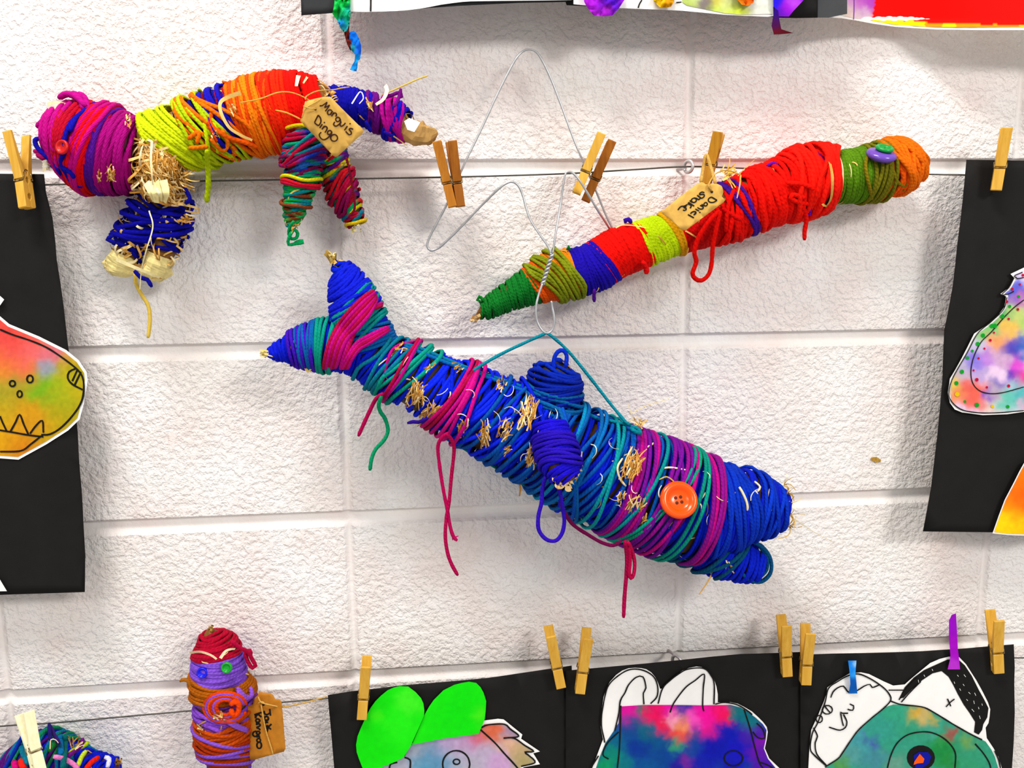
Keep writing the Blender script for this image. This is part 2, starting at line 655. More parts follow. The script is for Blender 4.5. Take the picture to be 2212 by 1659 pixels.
    def loop(s, mb, top, bot, col, yr=4.4, layer=1, seed=0, vary=.1, flat=.9, wob=1.5):
        """one closed turn that crosses the upper edge and the lower edge at given places"""
        ta = s.at(*top) if isinstance(top, tuple) else top
        tb = s.at(*bot) if isinstance(bot, tuple) else bot
        k = 40
        th = np.linspace(0, 2 * PI, k + 1)[:-1]
        nz = np.array([noise.noise(Vector((math.cos(q) * .8 + seed * 2.3, math.sin(q) * .8, seed))) for q in th])
        t = (ta + tb) / 2 + (ta - tb) / 2 * np.cos(th) + wob * nz
        r = yr * S(s.c[s.n // 2])
        p, nr = s.surf(t, th, -r * .3 + r * 1.5 * layer + r * .4 * nz)
        mb.tube(p, r, np.clip(lin(col) * (1 + vary * nz.mean()), 0, 1), 6, nr, flat, True)
def drape(mb, bodies, pts, col, yr=4.4, lift=1.0, step=5, flat=.95, sink_ends=False, jig=0):
    """a strand laid over the near side of one or more bodies; away from them it keeps the last depth"""
    p = spline(pts, step)
    out = []
    last = None
    ds = []
    for x, y in p[:, :2]:
        best = None
        for b in bodies:
            d, q = b.front(x, y)
            if q <= 1.06 and (best is None or d > best):
                best = d
        ds.append(best)
    good = [q for q in ds if q is not None]
    base = good[0] if good else .06
    for i, q in enumerate(ds):
        if q is None:
            near = [(abs(i - j), ds[j]) for j in range(len(ds)) if ds[j] is not None]
            ds[i] = min(near)[1] if near else base
    ds = np.array(ds)
    if len(ds) > 4:
        k = np.array([1, 2, 3, 2, 1]) / 9
        ds = np.convolve(np.pad(ds, 2, 'edge'), k, 'valid')
    r = yr * S(P(p[0][0], p[0][1], ds[0]))
    out = []
    for i, (x, y) in enumerate(p[:, :2]):
        if jig:
            x += jig * noise.noise(Vector((i * .4, yr, pts[0][0])))
            y += jig * noise.noise(Vector((i * .4, yr + 7, pts[0][1])))
        out.append(P(x, y, ds[i] + r * lift))
    c = lin(col) if isinstance(col, str) else col
    rr = np.full(len(out), r)
    rr[-1] *= .75
    rr[0] *= .75
    mb.tube(out, rr, c, 7, None, 1.0)
def strand(mb, pts, col, yr=4.4, step=5, sides=8, taper=True):
    """free hanging strand: (px, py, d)"""
    p = spline(pts, step)
    q = np.array([P(x, y, d) for x, y, d in p])
    r = np.full(len(q), yr * S(q[0]))
    r *= np.array([1 + .15 * noise.noise(Vector((i * .35, q[0][0] * 50, 0))) for i in range(len(q))])
    if taper:
        r[0] *= .7
        r[-1] *= .6
    mb.tube(q, r, lin(col) if isinstance(col, str) else col, sides)
def blade(mb, pts, width, cols=('#e2b766',), rnd=random):
    """flat straw or paper strip: (px, py, d)"""
    p = spline(pts, 4)
    q = np.array([P(x, y, d) for x, y, d in p])
    w = np.linspace(1, .6, len(q)) * width * S(q[0])
    mb.ribbon(q, w, unit((rnd.uniform(-.3, .3), -1, rnd.uniform(-.3, .3))), lin(rnd.choice(cols)))
def tuft(mb, x, y, d, ang, spread, n, ln, seed, cols=('#e2b766', '#f0d69b', '#b98536'), width=3, wide=10):
    rnd = random.Random(seed)
    was, mb.loose = mb.loose, True
    for _ in range(n):
        a = ang + rnd.uniform(-spread, spread)
        l = rnd.uniform(*ln)
        x0, y0 = x + rnd.uniform(-wide, wide), y + rnd.uniform(-wide, wide)
        b = rnd.uniform(-.5, .5)
        pts = []
        for q in (0, .35, .7, 1):
            aa = a + b * q
            pts.append((x0 + l * q * math.cos(aa), y0 + l * q * math.sin(aa), d + rnd.uniform(-.004, .008)))
        blade(mb, pts, rnd.uniform(.6, 1.3) * width, cols, rnd)
    mb.loose = was

def patch(mb, body, spots, lift=.0045):
    """leaf-shaped openings filled with near-parallel straw: (x, y, half width, half length, angle, n, seed)"""
    mb.loose = True
    for (x, y, w, h, ang, n, sd) in spots:
        rnd = random.Random(sd)
        ca, sa = math.cos(ang), math.sin(ang)
        for _ in range(n):
            u, v = rnd.uniform(-1, 1), rnd.uniform(-.75, .75)
            lim = math.sqrt(max(0, 1 - v * v))
            x0, y0 = x + ca * v * h - sa * u * w * lim, y + sa * v * h + ca * u * w * lim
            a, l, b = ang + rnd.gauss(0, .32), rnd.uniform(.5, 1.0) * h, rnd.uniform(-.8, .8)
            pts = []
            for q in (0, .33, .66, 1):
                xx, yy = x0 + l * (q - .5) * math.cos(a + b * (q - .5)), y0 + l * (q - .5) * math.sin(a + b * (q - .5))
                pts.append((xx, yy, body.front(xx, yy)[0] + lift + rnd.uniform(0, .0025) * math.sin(q * PI)))
            blade(mb, pts, rnd.uniform(1.8, 4.2), ('#c98e38', '#dca850', '#e9c27a', '#a87428', '#f2dca8', '#b8812f'), rnd)
    mb.loose = False
def button(name, x, y, d, rx, nrm, mat, holemat, parent, holes=4, h=.25, label=None):
    c = P(x, y, d)
    r = rx * S(c)
    mb = MB()
    mb.lathe(c, nrm, [(r * .9, -r * h * .5), (r, -r * h * .15), (r, r * h * .25), (r * .93, r * h * .62), (r * .8, r * h * .7), (r * .66, r * h * .55),
                      (r * .56, r * h * .25), (r * .5, r * h * .1), (r * .2, r * h * .05), (r * .02, r * h * .05)], seg=40)
    o = mb.build(name, mat, parent, True, label)
    if holes:
        axis = unit(nrm)
        e1 = unit(np.cross((0, 0, 1.0), axis))
        e2 = np.cross(axis, e1)
        for k in range(holes):
            a = PI / 4 + k * 2 * PI / holes + .15
            q = c + (e1 * math.cos(a) + e2 * math.sin(a)) * r * .19 + axis * r * h * .05
            hb = MB()
            hb.lathe(q, axis, [(r * .085, -r * .02), (r * .085, r * .022), (r * .05, r * .024)], seg=12)
            hb.build('thread_hole', holemat, o, True)
    return o

# =====================================================================================
#                                       THE WALL
# =====================================================================================
def build_wall():
    bw, bh = .4064, .2032
    def axis(lo, hi, joints, offs, step):
        s = set()
        for j in joints:
            for o in offs:
                s.add(round(j + o, 5))
        x = lo
        while x <= hi:
            if all(abs(x - j) > max(offs) + .004 for j in joints):
                s.add(round(x, 5))
            x += step
        return sorted(q for q in s if lo <= q <= hi)
    lo, hi, zl, zh = -1.5, 1.9, .35, 2.35
    vj = [k * bw for k in range(-3, 5)]
    hj = [1.6 + k * bh for k in range(-6, 4)]
    ho = [-.014, -.0105, -.0096, -.009, -.006, -.003, -.001, 0, .001, .003, .006, .009, .0096, .0105, .014]
    vo = [-.011, -.0075, -.0066, -.006, -.004, -.002, -.0008, 0, .0008, .002, .004, .006, .0066, .0075, .011]
    xs, zs = axis(lo, hi, vj, vo, .03), axis(zl, zh, hj, ho, .03)
    def prof(d, w, dep):
        d = abs(d)
        if d >= w:
            return 0.0
        q = d / w
        return dep * (1 - q) if q > .15 else dep * (.85 + .15 * (1 - (q / .15) ** 2) * .5)
    def hprof(d):      # raked joint: sharp upper lip, flat bed, sloped lower edge
        k = [(-.0096, 0), (-.003, .0054), (.006, .0062), (.009, .0050), (.0096, 0)]
        if d <= k[0][0] or d >= k[-1][0]:
            return 0.0
        for (a, p), (b, q) in zip(k[:-1], k[1:]):
            if d <= b:
                return p + (q - p) * (d - a) / (b - a)
    vv, cc = [], []
    for z in zs:
        for x in xs:
            dh = min((z - j for j in hj), key=abs)
            dv = min(abs(x - j) for j in vj)
            y = max(hprof(dh), prof(dv, .0065, .0034))
            wav = .0006 * noise.noise(Vector((x * 6, z * 6, 0)))
            vv.append((x, y + wav, z))
            cc.append([1 - .8 * min(1, y / .002)] * 3)
    nx = len(xs)
    f = []
    for j in range(len(zs) - 1):
        for i in range(nx - 1):
            f.append((j * nx + i, j * nx + i + 1, (j + 1) * nx + i + 1, (j + 1) * nx + i))
    mb = MB()
    mb.add(vv, f, np.array(cc))
    o = mb.build('wall_back', WALL)
    o['kind'] = 'structure'
build_wall()

# =====================================================================================
#                              WIRES, SCREW EYES
# =====================================================================================
D_LINE = .028
def line_wire(name, pts, label):
    mb = MB()
    p = spline([(x, y, d) for x, y, d in pts], 10)
    q = np.array([P(*a) for a in p])
    mb.tube(q, 1.7 * .00054, (.3, .3, .3), 8)
    return tag(mb.build(name, STEEL), label, 'wire')
line_wire('display_wire', [(-1100, 442, D_LINE), (-420, 415, D_LINE), (0, 402, D_LINE), (100, 399, D_LINE), (400, 392, D_LINE), (700, 387, D_LINE), (950, 383, D_LINE), (1200, 376, D_LINE), (1360, 367, D_LINE), (1487, 360, D_LINE), (1620, 364, D_LINE), (1990, 376, D_LINE), (2083, 378, D_LINE), (2260, 384, D_LINE), (2600, 398, D_LINE)],
          'thin dark steel wire strung along the upper block joint')
line_wire('display_wire', [(-1100, 1672, D_LINE), (-420, 1606, D_LINE), (0, 1569, D_LINE), (110, 1562, D_LINE), (280, 1547, D_LINE), (415, 1535, D_LINE), (610, 1517, D_LINE), (700, 1509, D_LINE), (1000, 1480, D_LINE), (1250, 1456, D_LINE), (1461, 1430, D_LINE), (1800, 1428, D_LINE), (2212, 1421, D_LINE), (2600, 1418, D_LINE)],
          'thin steel wire strung low across the wall behind three black sheets')
def screw_eye(x, y, label, r=12, seed=0):
    c = P(x, y, D_LINE)
    s = S(c)
    t = thing('screw_eye', label, 'screw eye', P(x, y, 0))
    mb = MB()
    e1, e2 = unit((.55, -.84, 0)), np.array([0, 0, 1.0])
    pts = [c + (e1 * math.cos(q) + e2 * math.sin(q)) * r * s for q in np.linspace(0, 2 * PI, 29)[:-1]]
    mb.tube(pts, 3.6 * s, (.8,) * 3, 10, None, 1, True)
    mb.build('ring', EYE, t)
    mb = MB()
    a = c - e1 * r * s
    b = P(x, y, -.004)
    mb.tube([a, a * .6 + np.array([b[0], 0, a[2]]) * .4 + np.array([0, b[1] * .4 - .0, 0]), np.array([a[0], .004, a[2]])], 3.2 * s, (.8,) * 3, 8)
    mb.build('shank', EYE, t)
    return t
screw_eye(1487, 360, 'small metal screw eye holding the upper wire beside a clothespin')
screw_eye(1462, 1428, 'small metal screw eye half hidden behind the black sheet with white rabbit ears', 12)

# =====================================================================================
#                              CLOTHESPINS
# =====================================================================================
PINMAT = {}
def pin_mat(a, b):
    if (a, b) not in PINMAT:
        PINMAT[(a, b)] = mat_wood('pin_wood', a, b)
    return PINMAT[(a, b)]
def clothespin(top, bot, d0, d1, wood, label, yaw=0.0, width=21, group='wooden clothespins on the wires', spread=1.0):
    """top / bottom middle of the outer face of the near leg, with their distance off the wall"""
    A, B = P(bot[0], bot[1], d0), P(top[0], top[1], d1)
    L = np.linalg.norm(B - A)
    z = (B - A) / L
    v = unit(CAM - A)
    y = unit(np.array([0, -1.0, 0]) * .6 + v * .4)
    y = unit(y - z * np.dot(y, z))
    x = np.cross(y, z)
    if yaw:
        y, x = y * math.cos(yaw) + x * math.sin(yaw), x * math.cos(yaw) - y * math.sin(yaw)
    w = width * S(A) / 2
    q = thing('clothespin', label, 'clothespin', A, group)
    T = L * .085
    def leg(sgn):
        # profile: (outwards y, along z); centre plane of the pin is y=0, outer face at jaw y=T
        ang = .0
        pr_out = [(T * .82, 0), (T, L * .015), (T, L * .345), (T * .72, L * .352), (T * .72, L * .385), (T, L * .392), (T, L * .99), (T * .9, L)]
        sp = spread
        pr_in = [(T - .42 * T * 1.0 + 0, L), (T * .2, L * .50), (T * .02, L * .42), (T * .28, L * .385), (T * .28, L * .345), (T * .02, L * .31), (T * .02, L * .20), (T * .35, L * .17), (T * .35, L * .13), (T * .02, L * .10), (T * .02, L * .02), (T * .15, 0)]
        pr = pr_out + pr_in
        op = .10 * sp    # opening angle of the handles about the jaw
        vv = []
        for k in (-1, 1):
            for yy, zz in pr:
                o = yy + max(0, zz - L * .42) * op * 1.6
                if sgn > 0:
                    o = o + 0
                vv.append((x * (k * w)) + y * (o * sgn) + z * zz)
        vv = np.array(vv)
        n = len(pr)
        f = [(i, (i + 1) % n, n + (i + 1) % n, n + i) for i in range(n)]
        return vv, f, n
    # shift so that the near leg's outer face runs through A and B
    slope = (.10 * spread * 1.6 * L * .58) / L
    z2 = unit(z - y * slope * .75)
    org = A - y * T
    for sgn, nm in ((1, 'front_leg'), (-1, 'rear_leg')):
        zz = z
        z = z2
        vv, f, n = leg(sgn)
        z = zz
        mb = MB()
        caps = [tuple(range(n)), tuple(range(2 * n - 1, n - 1, -1))]
        ff = f + caps
        if sgn < 0:
            ff = [tuple(reversed(k)) for k in ff]
        mb.add(vv + org, ff)
        o = mb.build(nm, pin_mat(*wood), q, False)
        # consistent outward normals for the concave ends
        import bmesh
        bm = bmesh.new()
        bm.from_mesh(o.data)
        bmesh.ops.recalc_face_normals(bm, faces=bm.faces)
        bm.to_mesh(o.data)
        bm.free()
        md = o.modifiers.new('soft_edge', 'BEVEL')
        md.width = .0004
        md.segments = 2
        md.limit_method = 'ANGLE'
        md.angle_limit = .7
    mb = MB()
    r = .00062
    R = T * .62
    pts = []
    turns = 4
    for k in range(turns * 12 + 1):
        a = 2 * PI * k / 12
        pts.append(org + z2 * (L * .455) + x * (w * (-1.02 + 2.04 * k / (turns * 12))) + (y * math.cos(a) + z2 * math.sin(a)) * R)
    mb.tube(pts, r, (.5,) * 3, 6)
    for sg in (-1, 1):
        for face in (1, -1):
            e = x * (w * sg * 1.12)
            pts = [org + z2 * (L * .455) + e + y * (R * face), org + z2 * (L * .40) + e + y * (T * .85 * face), org + z2 * (L * .368) + e + y * (T * .98 * face), org + z2 * (L * .366) + x * (w * sg * .9) + y * (T * .88 * face), org + z2 * (L * .366) + y * (T * .86 * face)]
            mb.tube(pts, r, (.5,) * 3, 6)
    mb.build('spring', SPRING, q)
    return q
OR = ('#a8671e', '#c2842f')
YE = ('#cd9a38', '#dfb252')
DK = ('#8d5315', '#a86a20')
PALE = ('#e9dfae', '#f4efcd')
clothespin((16, 282), (48, 449), .062, .055, YE, 'wooden clothespin at the left edge clipping the black sheet with the toothy muzzle', .45, 21)
clothespin((943, 304), (978, 448), .054, .060, OR, 'orange-brown clothespin, left of the two on the hanger, beside the paper tail tip', .05, 19)
clothespin((977, 303), (996, 447), .052, .058, DK, 'orange-brown clothespin, right of the two gripping the left side of the wire hanger', -.12, 19)
clothespin((1300, 287), (1245, 418), .064, .068, YE, 'yellow clothespin tilted right, left of the two gripping the right side of the hanger', .08, 19)
clothespin((1323, 303), (1265, 435), .050, .056, DK, 'dark brown clothespin tilted right beside the yellow one on the hanger', .05, 19)
clothespin((1551, 284), (1523, 398), .046, .052, ('#a36f16', '#bf8a28'), 'brown clothespin above the tag on the red snake, next to the screw eye', .35)
clothespin((2176, 275), (2152, 412), .052, .060, YE, 'wooden clothespin clipping the black sheet with the dotted shape at right', .3)
clothespin((790, 1440), (781, 1557), .048, .056, YE, 'clothespin on the black sheet beside the tall green paper ears')
clothespin((1190, 1374), (1213, 1489), .048, .056, YE, 'clothespin leaning left at the right corner of the green-eared sheet')
clothespin((1271, 1379), (1253, 1501), .050, .058, YE, 'clothespin leaning right at the left corner of the rabbit-eared sheet')
clothespin((1699, 1351), (1702, 1464), .048, .058, YE, 'clothespin at the right corner of the rabbit-eared sheet')
clothespin((1751, 1368), (1742, 1482), .050, .058, YE, 'lower clothespin at the left corner of the sheet with the teal face')
clothespin((2158, 1340), (2159, 1457), .050, .058, YE, 'clothespin at the right corner of the sheet with the teal face')
clothespin((62, 1536), (92, 1672), .122, .100, PALE, 'pale cream clothespin in the bottom left corner on the blue yarn bundle', -.75, 22)

# =====================================================================================
#                              WIRE HANGER
# =====================================================================================
hg = thing('wire_hanger', 'bent silver wire coat hanger clipped to the upper wire, holding the blue fish', 'hanger', P(1143, 107, .03))
hp = [(1190, 548, .080), (1184, 532, .079), (1165, 505, .074), (1146, 475, .068), (1137, 450, .064), (1130, 424, .062), (1121, 403, .062), (1108, 393, .062), (1094, 396, .061), (1075, 410, .058), (1040, 444, .05), (1000, 486, .042), (960, 525, .036), (945, 537, .034), (931, 541, .033), (923, 533, .033), (926, 517, .033), (942, 485, .034), (966, 440, .036), (985, 397, .038), (1006, 348, .038), (1040, 278, .036), (1075, 202, .034), (1110, 134, .032), (1128, 112, .03), (1143, 107, .03), (1158, 112, .03), (1172, 132, .032), (1192, 175, .033), (1215, 235, .035), (1236, 292, .037), (1258, 346, .039), (1284, 404, .040), (1306, 458, .036), (1321, 490, .034), (1324, 500, .034), (1319, 497, .038), (1308, 480, .050), (1290, 452, .066), (1256, 396, .074), (1240, 376, .074), (1229, 371, .074), (1220, 380, .074), (1211, 440, .074), (1201, 500, .079), (1194, 548, .081)]
mb = MB()
strand(mb, hp, '#c0c0c0', 2.5, 4, 8, False)
mb.build('hanger_frame', WIRE, hg)
mb = MB()
for ph in (0, PI):
    pts = []
    for k in range(61):
        q = k / 60
        x, y = 1193 + (1172 - 1193) * q, 548 + (614 - 548) * q
        a = q * 2 * PI * 3.5 + ph
        o = 3.0 * math.cos(a)
        pts.append((x + o * .95, y + o * .25, .082 + .0016 * math.sin(a)))
    strand(mb, pts, '#c0c0c0', 2.5, 3, 8, False)
mb.build('twisted_neck', WIRE, hg)
mb = MB()
strand(mb, [(1172, 612, .083), (1164, 635, .084), (1158, 662, .086), (1159, 688, .087), (1167, 708, .088), (1178, 719, .089), (1188, 718, .089), (1196, 706, .089), (1197, 685, .089), (1193, 664, .088), (1191, 650, .088)], '#c0c0c0', 2.5, 4, 8, False)
mb.build('hook', WIRE, hg)

# colours of wool
BLUE, ROYAL, NAVY, TEAL, GTEAL, SEA = '#0a2ad0', '#1230e8', '#0a0f8a', '#0b66a8', '#0a9a86', '#0f8dba'
MAG, CRIM, PURP, VIOL = '#c00a86', '#b00a48', '#7a1296', '#4a18b8'
RED, ORANGE, LIME, OLIVE, GREEN = '#e61004', '#f2640a', '#c4e010', '#6f8a14', '#157a2c'

def part_wrap(parent, fn, label=None, name='yarn_wrap'):
    mb = MB()
    fn(mb)
    return mb.parts(name, YARN, parent, label)
def band(parent, body, a, b, n, col, label, **kw):
    mb = MB()
    body.coil(mb, a, b, n, col, **kw)
    return mb.build('yarn_wrap', YARN, parent, True, label)
def bands(parent, body, label, items, name='yarn_wrap'):
    """each winding of one colour family a part"""
    for a, b, n, col, kw in items:
        mb = MB()
        body.coil(mb, a, b, n, col, **kw)
        mb.build(name, YARN, parent, True, label)

# =====================================================================================
#                              BLUE FISH
# =====================================================================================
DF = .085
fish = thing('yarn_fish', 'large blue yarn-wrapped fish with an orange button eye hanging from the hanger', 'craft fish', P(1183, 722, DF))
fb = Body([(790, 765, 54, DF), (830, 785, 62, DF), (870, 803, 66, DF), (920, 827, 71, DF), (1000, 868, 80, DF), (1100, 917, 89, DF), (1200, 967, 99, DF), (1300, 1020, 107, DF), (1400, 1063, 113, DF), (1480, 1092, 112, DF), (1550, 1096, 97, DF), (1605, 1092, 79, DF), (1645, 1098, 64, DF), (1672, 1102, 52, DF), (1688, 1106, 38, DF), (1698, 1109, 10, DF)])
body = fb.core('body', STRAW, fish, '#5a3f1d', .004, 1, 95, rough=.04, seg=30)
FS = dict(yr=4.6, jit=9, tilt_jit=26, lump=1.2)
# royal blue ground winding, thinner where the straw shows
bands(body, fb, 'royal blue yarn winding', [
    ((795, 765), (880, 806), 12, BLUE, dict(FS, seed=1, tilt=16)),
    ((860, 800), (960, 848), 11, ROYAL, dict(FS, seed=2, tilt=10)),
    ((950, 845), (1120, 926), 21, BLUE, dict(FS, seed=3, tilt=-8, jit=14, tilt_jit=60)),
    ((960, 848), (1130, 930), 16, ROYAL, dict(FS, seed=13, tilt=24, layer=1, jit=18, tilt_jit=70)),
    ((1120, 926), (1280, 1010), 20, BLUE, dict(FS, seed=4, tilt=0, jit=14, tilt_jit=50)),
    ((1260, 1000), (1460, 1086), 30, ROYAL, dict(FS, seed=5, tilt=10, jit=12, tilt_jit=30)),
    ((1440, 1080), (1560, 1096), 21, BLUE, dict(FS, seed=6, tilt=4, jit=5)),
])
bands(body, fb, 'smooth blue yarn wound round the snout', [
    ((1510, 1096), (1690, 1108), 28, '#0a26c0', dict(FS, seed=7, tilt=6, jit=4, tilt_jit=10, yr=5, vary=.3)),
    ((1520, 1096), (1690, 1108), 17, '#0a3cba', dict(FS, seed=8, tilt=-8, layer=1, jit=12, tilt_jit=34, vary=.3)),
])
bands(body, fb, 'teal yarn winding', [
    ((800, 770), (860, 800), 4, '#0a7c94', dict(FS, seed=9, tilt=22, layer=1, jit=10, tilt_jit=40)),
    ((850, 795), (905, 820), 4, GTEAL, dict(FS, seed=10, tilt=30, layer=1.2)),
    ((1040, 888), (1180, 957), 8, '#0a58a8', dict(FS, seed=11, tilt=22, layer=1.6, jit=18, tilt_jit=60)),
    ((1160, 947), (1300, 1020), 9, '#0a5cb0', dict(FS, seed=12, tilt=30, layer=1.4, jit=16, tilt_jit=50)),
    ((1290, 1015), (1420, 1070), 6, '#0c5fb0', dict(FS, seed=14, tilt=10, layer=1.4, jit=14, tilt_jit=40)),
])
def lp(items, seed0=0, **kw):
    def f(mb):
        for i, (a, b, c) in enumerate(items):
            fb.loop(mb, a, b, c, seed=seed0 + i, **kw)
    return f
AX = lambda x, y: (x, y)
def axp(x, top):   # axis points from the silhouette edge
    return (x, top)
part_wrap(body, lp([((1022, 790), (925, 915), CRIM), ((1027, 792), (938, 922), MAG), ((1030, 792), (950, 930), '#d81a8c'), ((1034, 795), (962, 938), MAG), ((1040, 797), (985, 945), '#d0108c'), ((1018, 788), (920, 912), '#c80f74')], 20, layer=2.2, yr=4.4), 'magenta yarn bundle round the middle')
part_wrap(body, lp([((1362, 932), (1292, 1128), PURP), ((1368, 934), (1298, 1132), MAG), ((1376, 938), (1304, 1138), '#a0128e'), ((1386, 942), (1312, 1142), PURP), ((1396, 946), (1330, 1150), '#8a148e'), ((1402, 948), (1322, 1148), MAG)], 30, layer=2.0, yr=4.8), 'purple yarn bundle behind the eye')
part_wrap(body, lp([((1440, 962), (1340, 1158), '#8a1296'), ((1450, 966), (1346, 1162), PURP), ((1460, 970), (1358, 1166), '#9a128e'), ((1472, 974), (1372, 1172), PURP), ((1482, 978), (1384, 1176), MAG), ((1446, 964), (1400, 1182), PURP)], 40, layer=2.3, yr=4.8), 'purple yarn loops across the cheek')
part_wrap(body, lp([((1512, 990), (1470, 1200), '#8a128a'), ((1522, 994), (1476, 1202), MAG), ((1532, 997), (1482, 1204), '#90148e'), ((1544, 1000), (1490, 1208), '#a01286')], 50, layer=2.0, yr=4.8), 'purple yarn loops in front of the eye')
part_wrap(body, lp([((1484, 976), (1318, 1146), GTEAL), ((1490, 980), (1326, 1150), '#0f9c78'), ((1420, 954), (1300, 1136), '#0c9090'), ((1505, 986), (1420, 1188), GTEAL), ((1498, 983), (1412, 1184), '#0a8c7c'), ((1330, 920), (1250, 1108), '#0f96a0'), ((1316, 914), (1268, 1118), '#0f9ca0')], 60, layer=2.6, yr=4.2), 'green-teal yarn loops round the head')
part_wrap(body, lp([((900, 742), (826, 856), CRIM), ((904, 744), (832, 860), MAG)], 70, layer=2.2, yr=4), 'crimson yarn loop near the tail')
part_wrap(body, lp([((1250, 884), (1165, 1060), SEA), ((1258, 888), (1150, 1050), TEAL), ((1296, 904), (1180, 1070), '#0c74b8'), ((1284, 898), (1196, 1080), TEAL), ((1170, 850), (1250, 1106), TEAL), ((1180, 856), (1236, 1098), '#0e5cc0'), ((1120, 832), (1206, 1088), BLUE)], 80, layer=2.4, yr=4.6), 'teal loops crossing behind the pectoral fin')
# cords along back and belly
def fcord(mb):
    drape(mb, [fb], [(868, 742), (905, 752), (960, 775), (1030, 803), (1100, 826), (1160, 848), (1240, 882), (1300, 908), (1370, 938)], '#0b7aa0', 4.6, .6)
    drape(mb, [fb], [(872, 748), (930, 770), (1000, 797), (1080, 825), (1150, 852)], '#0a6cb0', 4.4, .9)
    drape(mb, [fb], [(960, 944), (1010, 972), (1070, 1005), (1130, 1045), (1190, 1072), (1250, 1095), (1300, 1108)], '#0b7a96', 4.6, .6)
    drape(mb, [fb], [(970, 948), (1030, 985), (1100, 1026), (1160, 1062), (1240, 1102), (1310, 1140), (1360, 1160)], '#0a8a8c', 4.4, .9)
    drape(mb, [fb], [(1230, 1100), (1290, 1138), (1340, 1166), (1420, 1180)], '#0b7a8c', 4.4, .9)
part_wrap(body, fcord, 'teal cords along back and belly', 'yarn_cord')
# straw showing through gaps in the winding
mb = MB()
patch(mb, fb, [(898, 852, 17, 34, -1.2, 44, 1), (926, 896, 15, 30, -1.0, 36, 2), (1083, 828, 11, 16, -1.1, 18, 3), (1141, 888, 17, 38, -1.35, 50, 4), (1046, 938, 10, 32, -1.5, 26, 5), (1092, 925, 14, 26, -1.0, 26, 6), (1152, 985, 14, 30, -1.3, 30, 7), (1365, 1003, 19, 40, -1.25, 50, 8), (1368, 1112, 22, 42, -1.3, 56, 9), (1243, 1012, 12, 36, -1.4, 30, 10), (1000, 925, 10, 24, -1.3, 18, 11), (990, 792, 12, 12, -.5, 14, 12), (868, 750, 9, 14, -.6, 12, 14), (1208, 1082, 16, 20, -.6, 26, 15), (1390, 1128, 9, 22, -1.2, 14, 16), (1095, 975, 9, 14, -.6, 12, 17), (1340, 1075, 8, 18, -1.2, 12, 18), (930, 790, 6, 16, -.7, 9, 19)], .0105)
rnd = random.Random(77)
for _ in range(34):
    i = rnd.randrange(int(fb.at(880, 806)), fb.n - 16)
    x0, y0 = fb.px[i] + np.array([rnd.uniform(-20, 20), rnd.uniform(-.75, .75) * fb.rp[i]])
    a, b, l = rnd.uniform(0, 2 * PI), rnd.uniform(-2.2, 2.2), rnd.uniform(14, 34)
    pts = []
    for q in (0, .25, .5, .75, 1):
        xx, yy = x0 + l * q * math.cos(a + b * q), y0 + l * q * math.sin(a + b * q)
        d, k = fb.front(xx, yy)
        pts.append((xx, yy, d + .006 + .005 * math.sin(q * PI)))
    blade(mb, pts, rnd.uniform(1.5, 3), ('#f3e3bd', '#ead0a0', '#f6ecd2'), rnd)
mb.parts('straw_strip', STRAW, body, None, 'straw_filling')
# tail
tf1 = Body([(812, 772, 52, DF), (795, 740, 55, DF), (778, 700, 56, DF), (768, 665, 50, DF), (757, 630, 42, DF), (744, 598, 29, DF), (733, 577, 18, DF), (727, 565, 9, DF)])
t1 = tf1.core('tail_fin', STRAW, fish, '#5a3f1d', .004, 3, 12)
tf2 = Body([(812, 772, 50, DF), (765, 757, 54, DF), (730, 748, 54, DF), (695, 747, 52, DF), (660, 750, 43, DF), (625, 755, 31, DF), (597, 760, 19, DF), (580, 763, 8, DF)])
t2 = tf2.core('tail_fin', STRAW, fish, '#5a3f1d', .004, 4, 12)
bands(t1, tf1, 'royal blue yarn winding', [((800, 755), (727, 565), 38, BLUE, dict(yr=4.4, seed=15, tilt=6, jit=6, tilt_jit=16, lump=.9)), ((770, 670), (735, 580), 16, '#1526d0', dict(yr=5, seed=16, tilt=-12, layer=1, jit=6, tilt_jit=20))])
bands(t1, tf1, 'teal yarn winding', [((785, 720), (755, 640), 9, '#0a8f8a', dict(yr=4.4, seed=17, tilt=-24, layer=1.3, jit=6, tilt_jit=20)), ((800, 750), (780, 705), 6, '#0b6ab0', dict(yr=4.4, seed=18, tilt=10, layer=1, jit=6))])
bands(t2, tf2, 'royal blue yarn winding', [((780, 760), (580, 763), 40, '#1024d4', dict(yr=4.4, seed=19, tilt=0, jit=4, tilt_jit=12, lump=.8))])
bands(t2, tf2, 'teal yarn winding', [((720, 748), (680, 748), 5, GTEAL, dict(yr=4.2, seed=20, tilt=8, layer=1.4, jit=8)), ((690, 748), (640, 752), 6, TEAL, dict(yr=4.2, seed=21, tilt=4, layer=1.2, jit=9))])
bands(t2, tf2, 'violet yarn winding', [((680, 748), (625, 755), 6, VIOL, dict(yr=4.2, seed=22, tilt=2, layer=1.2, jit=6))])
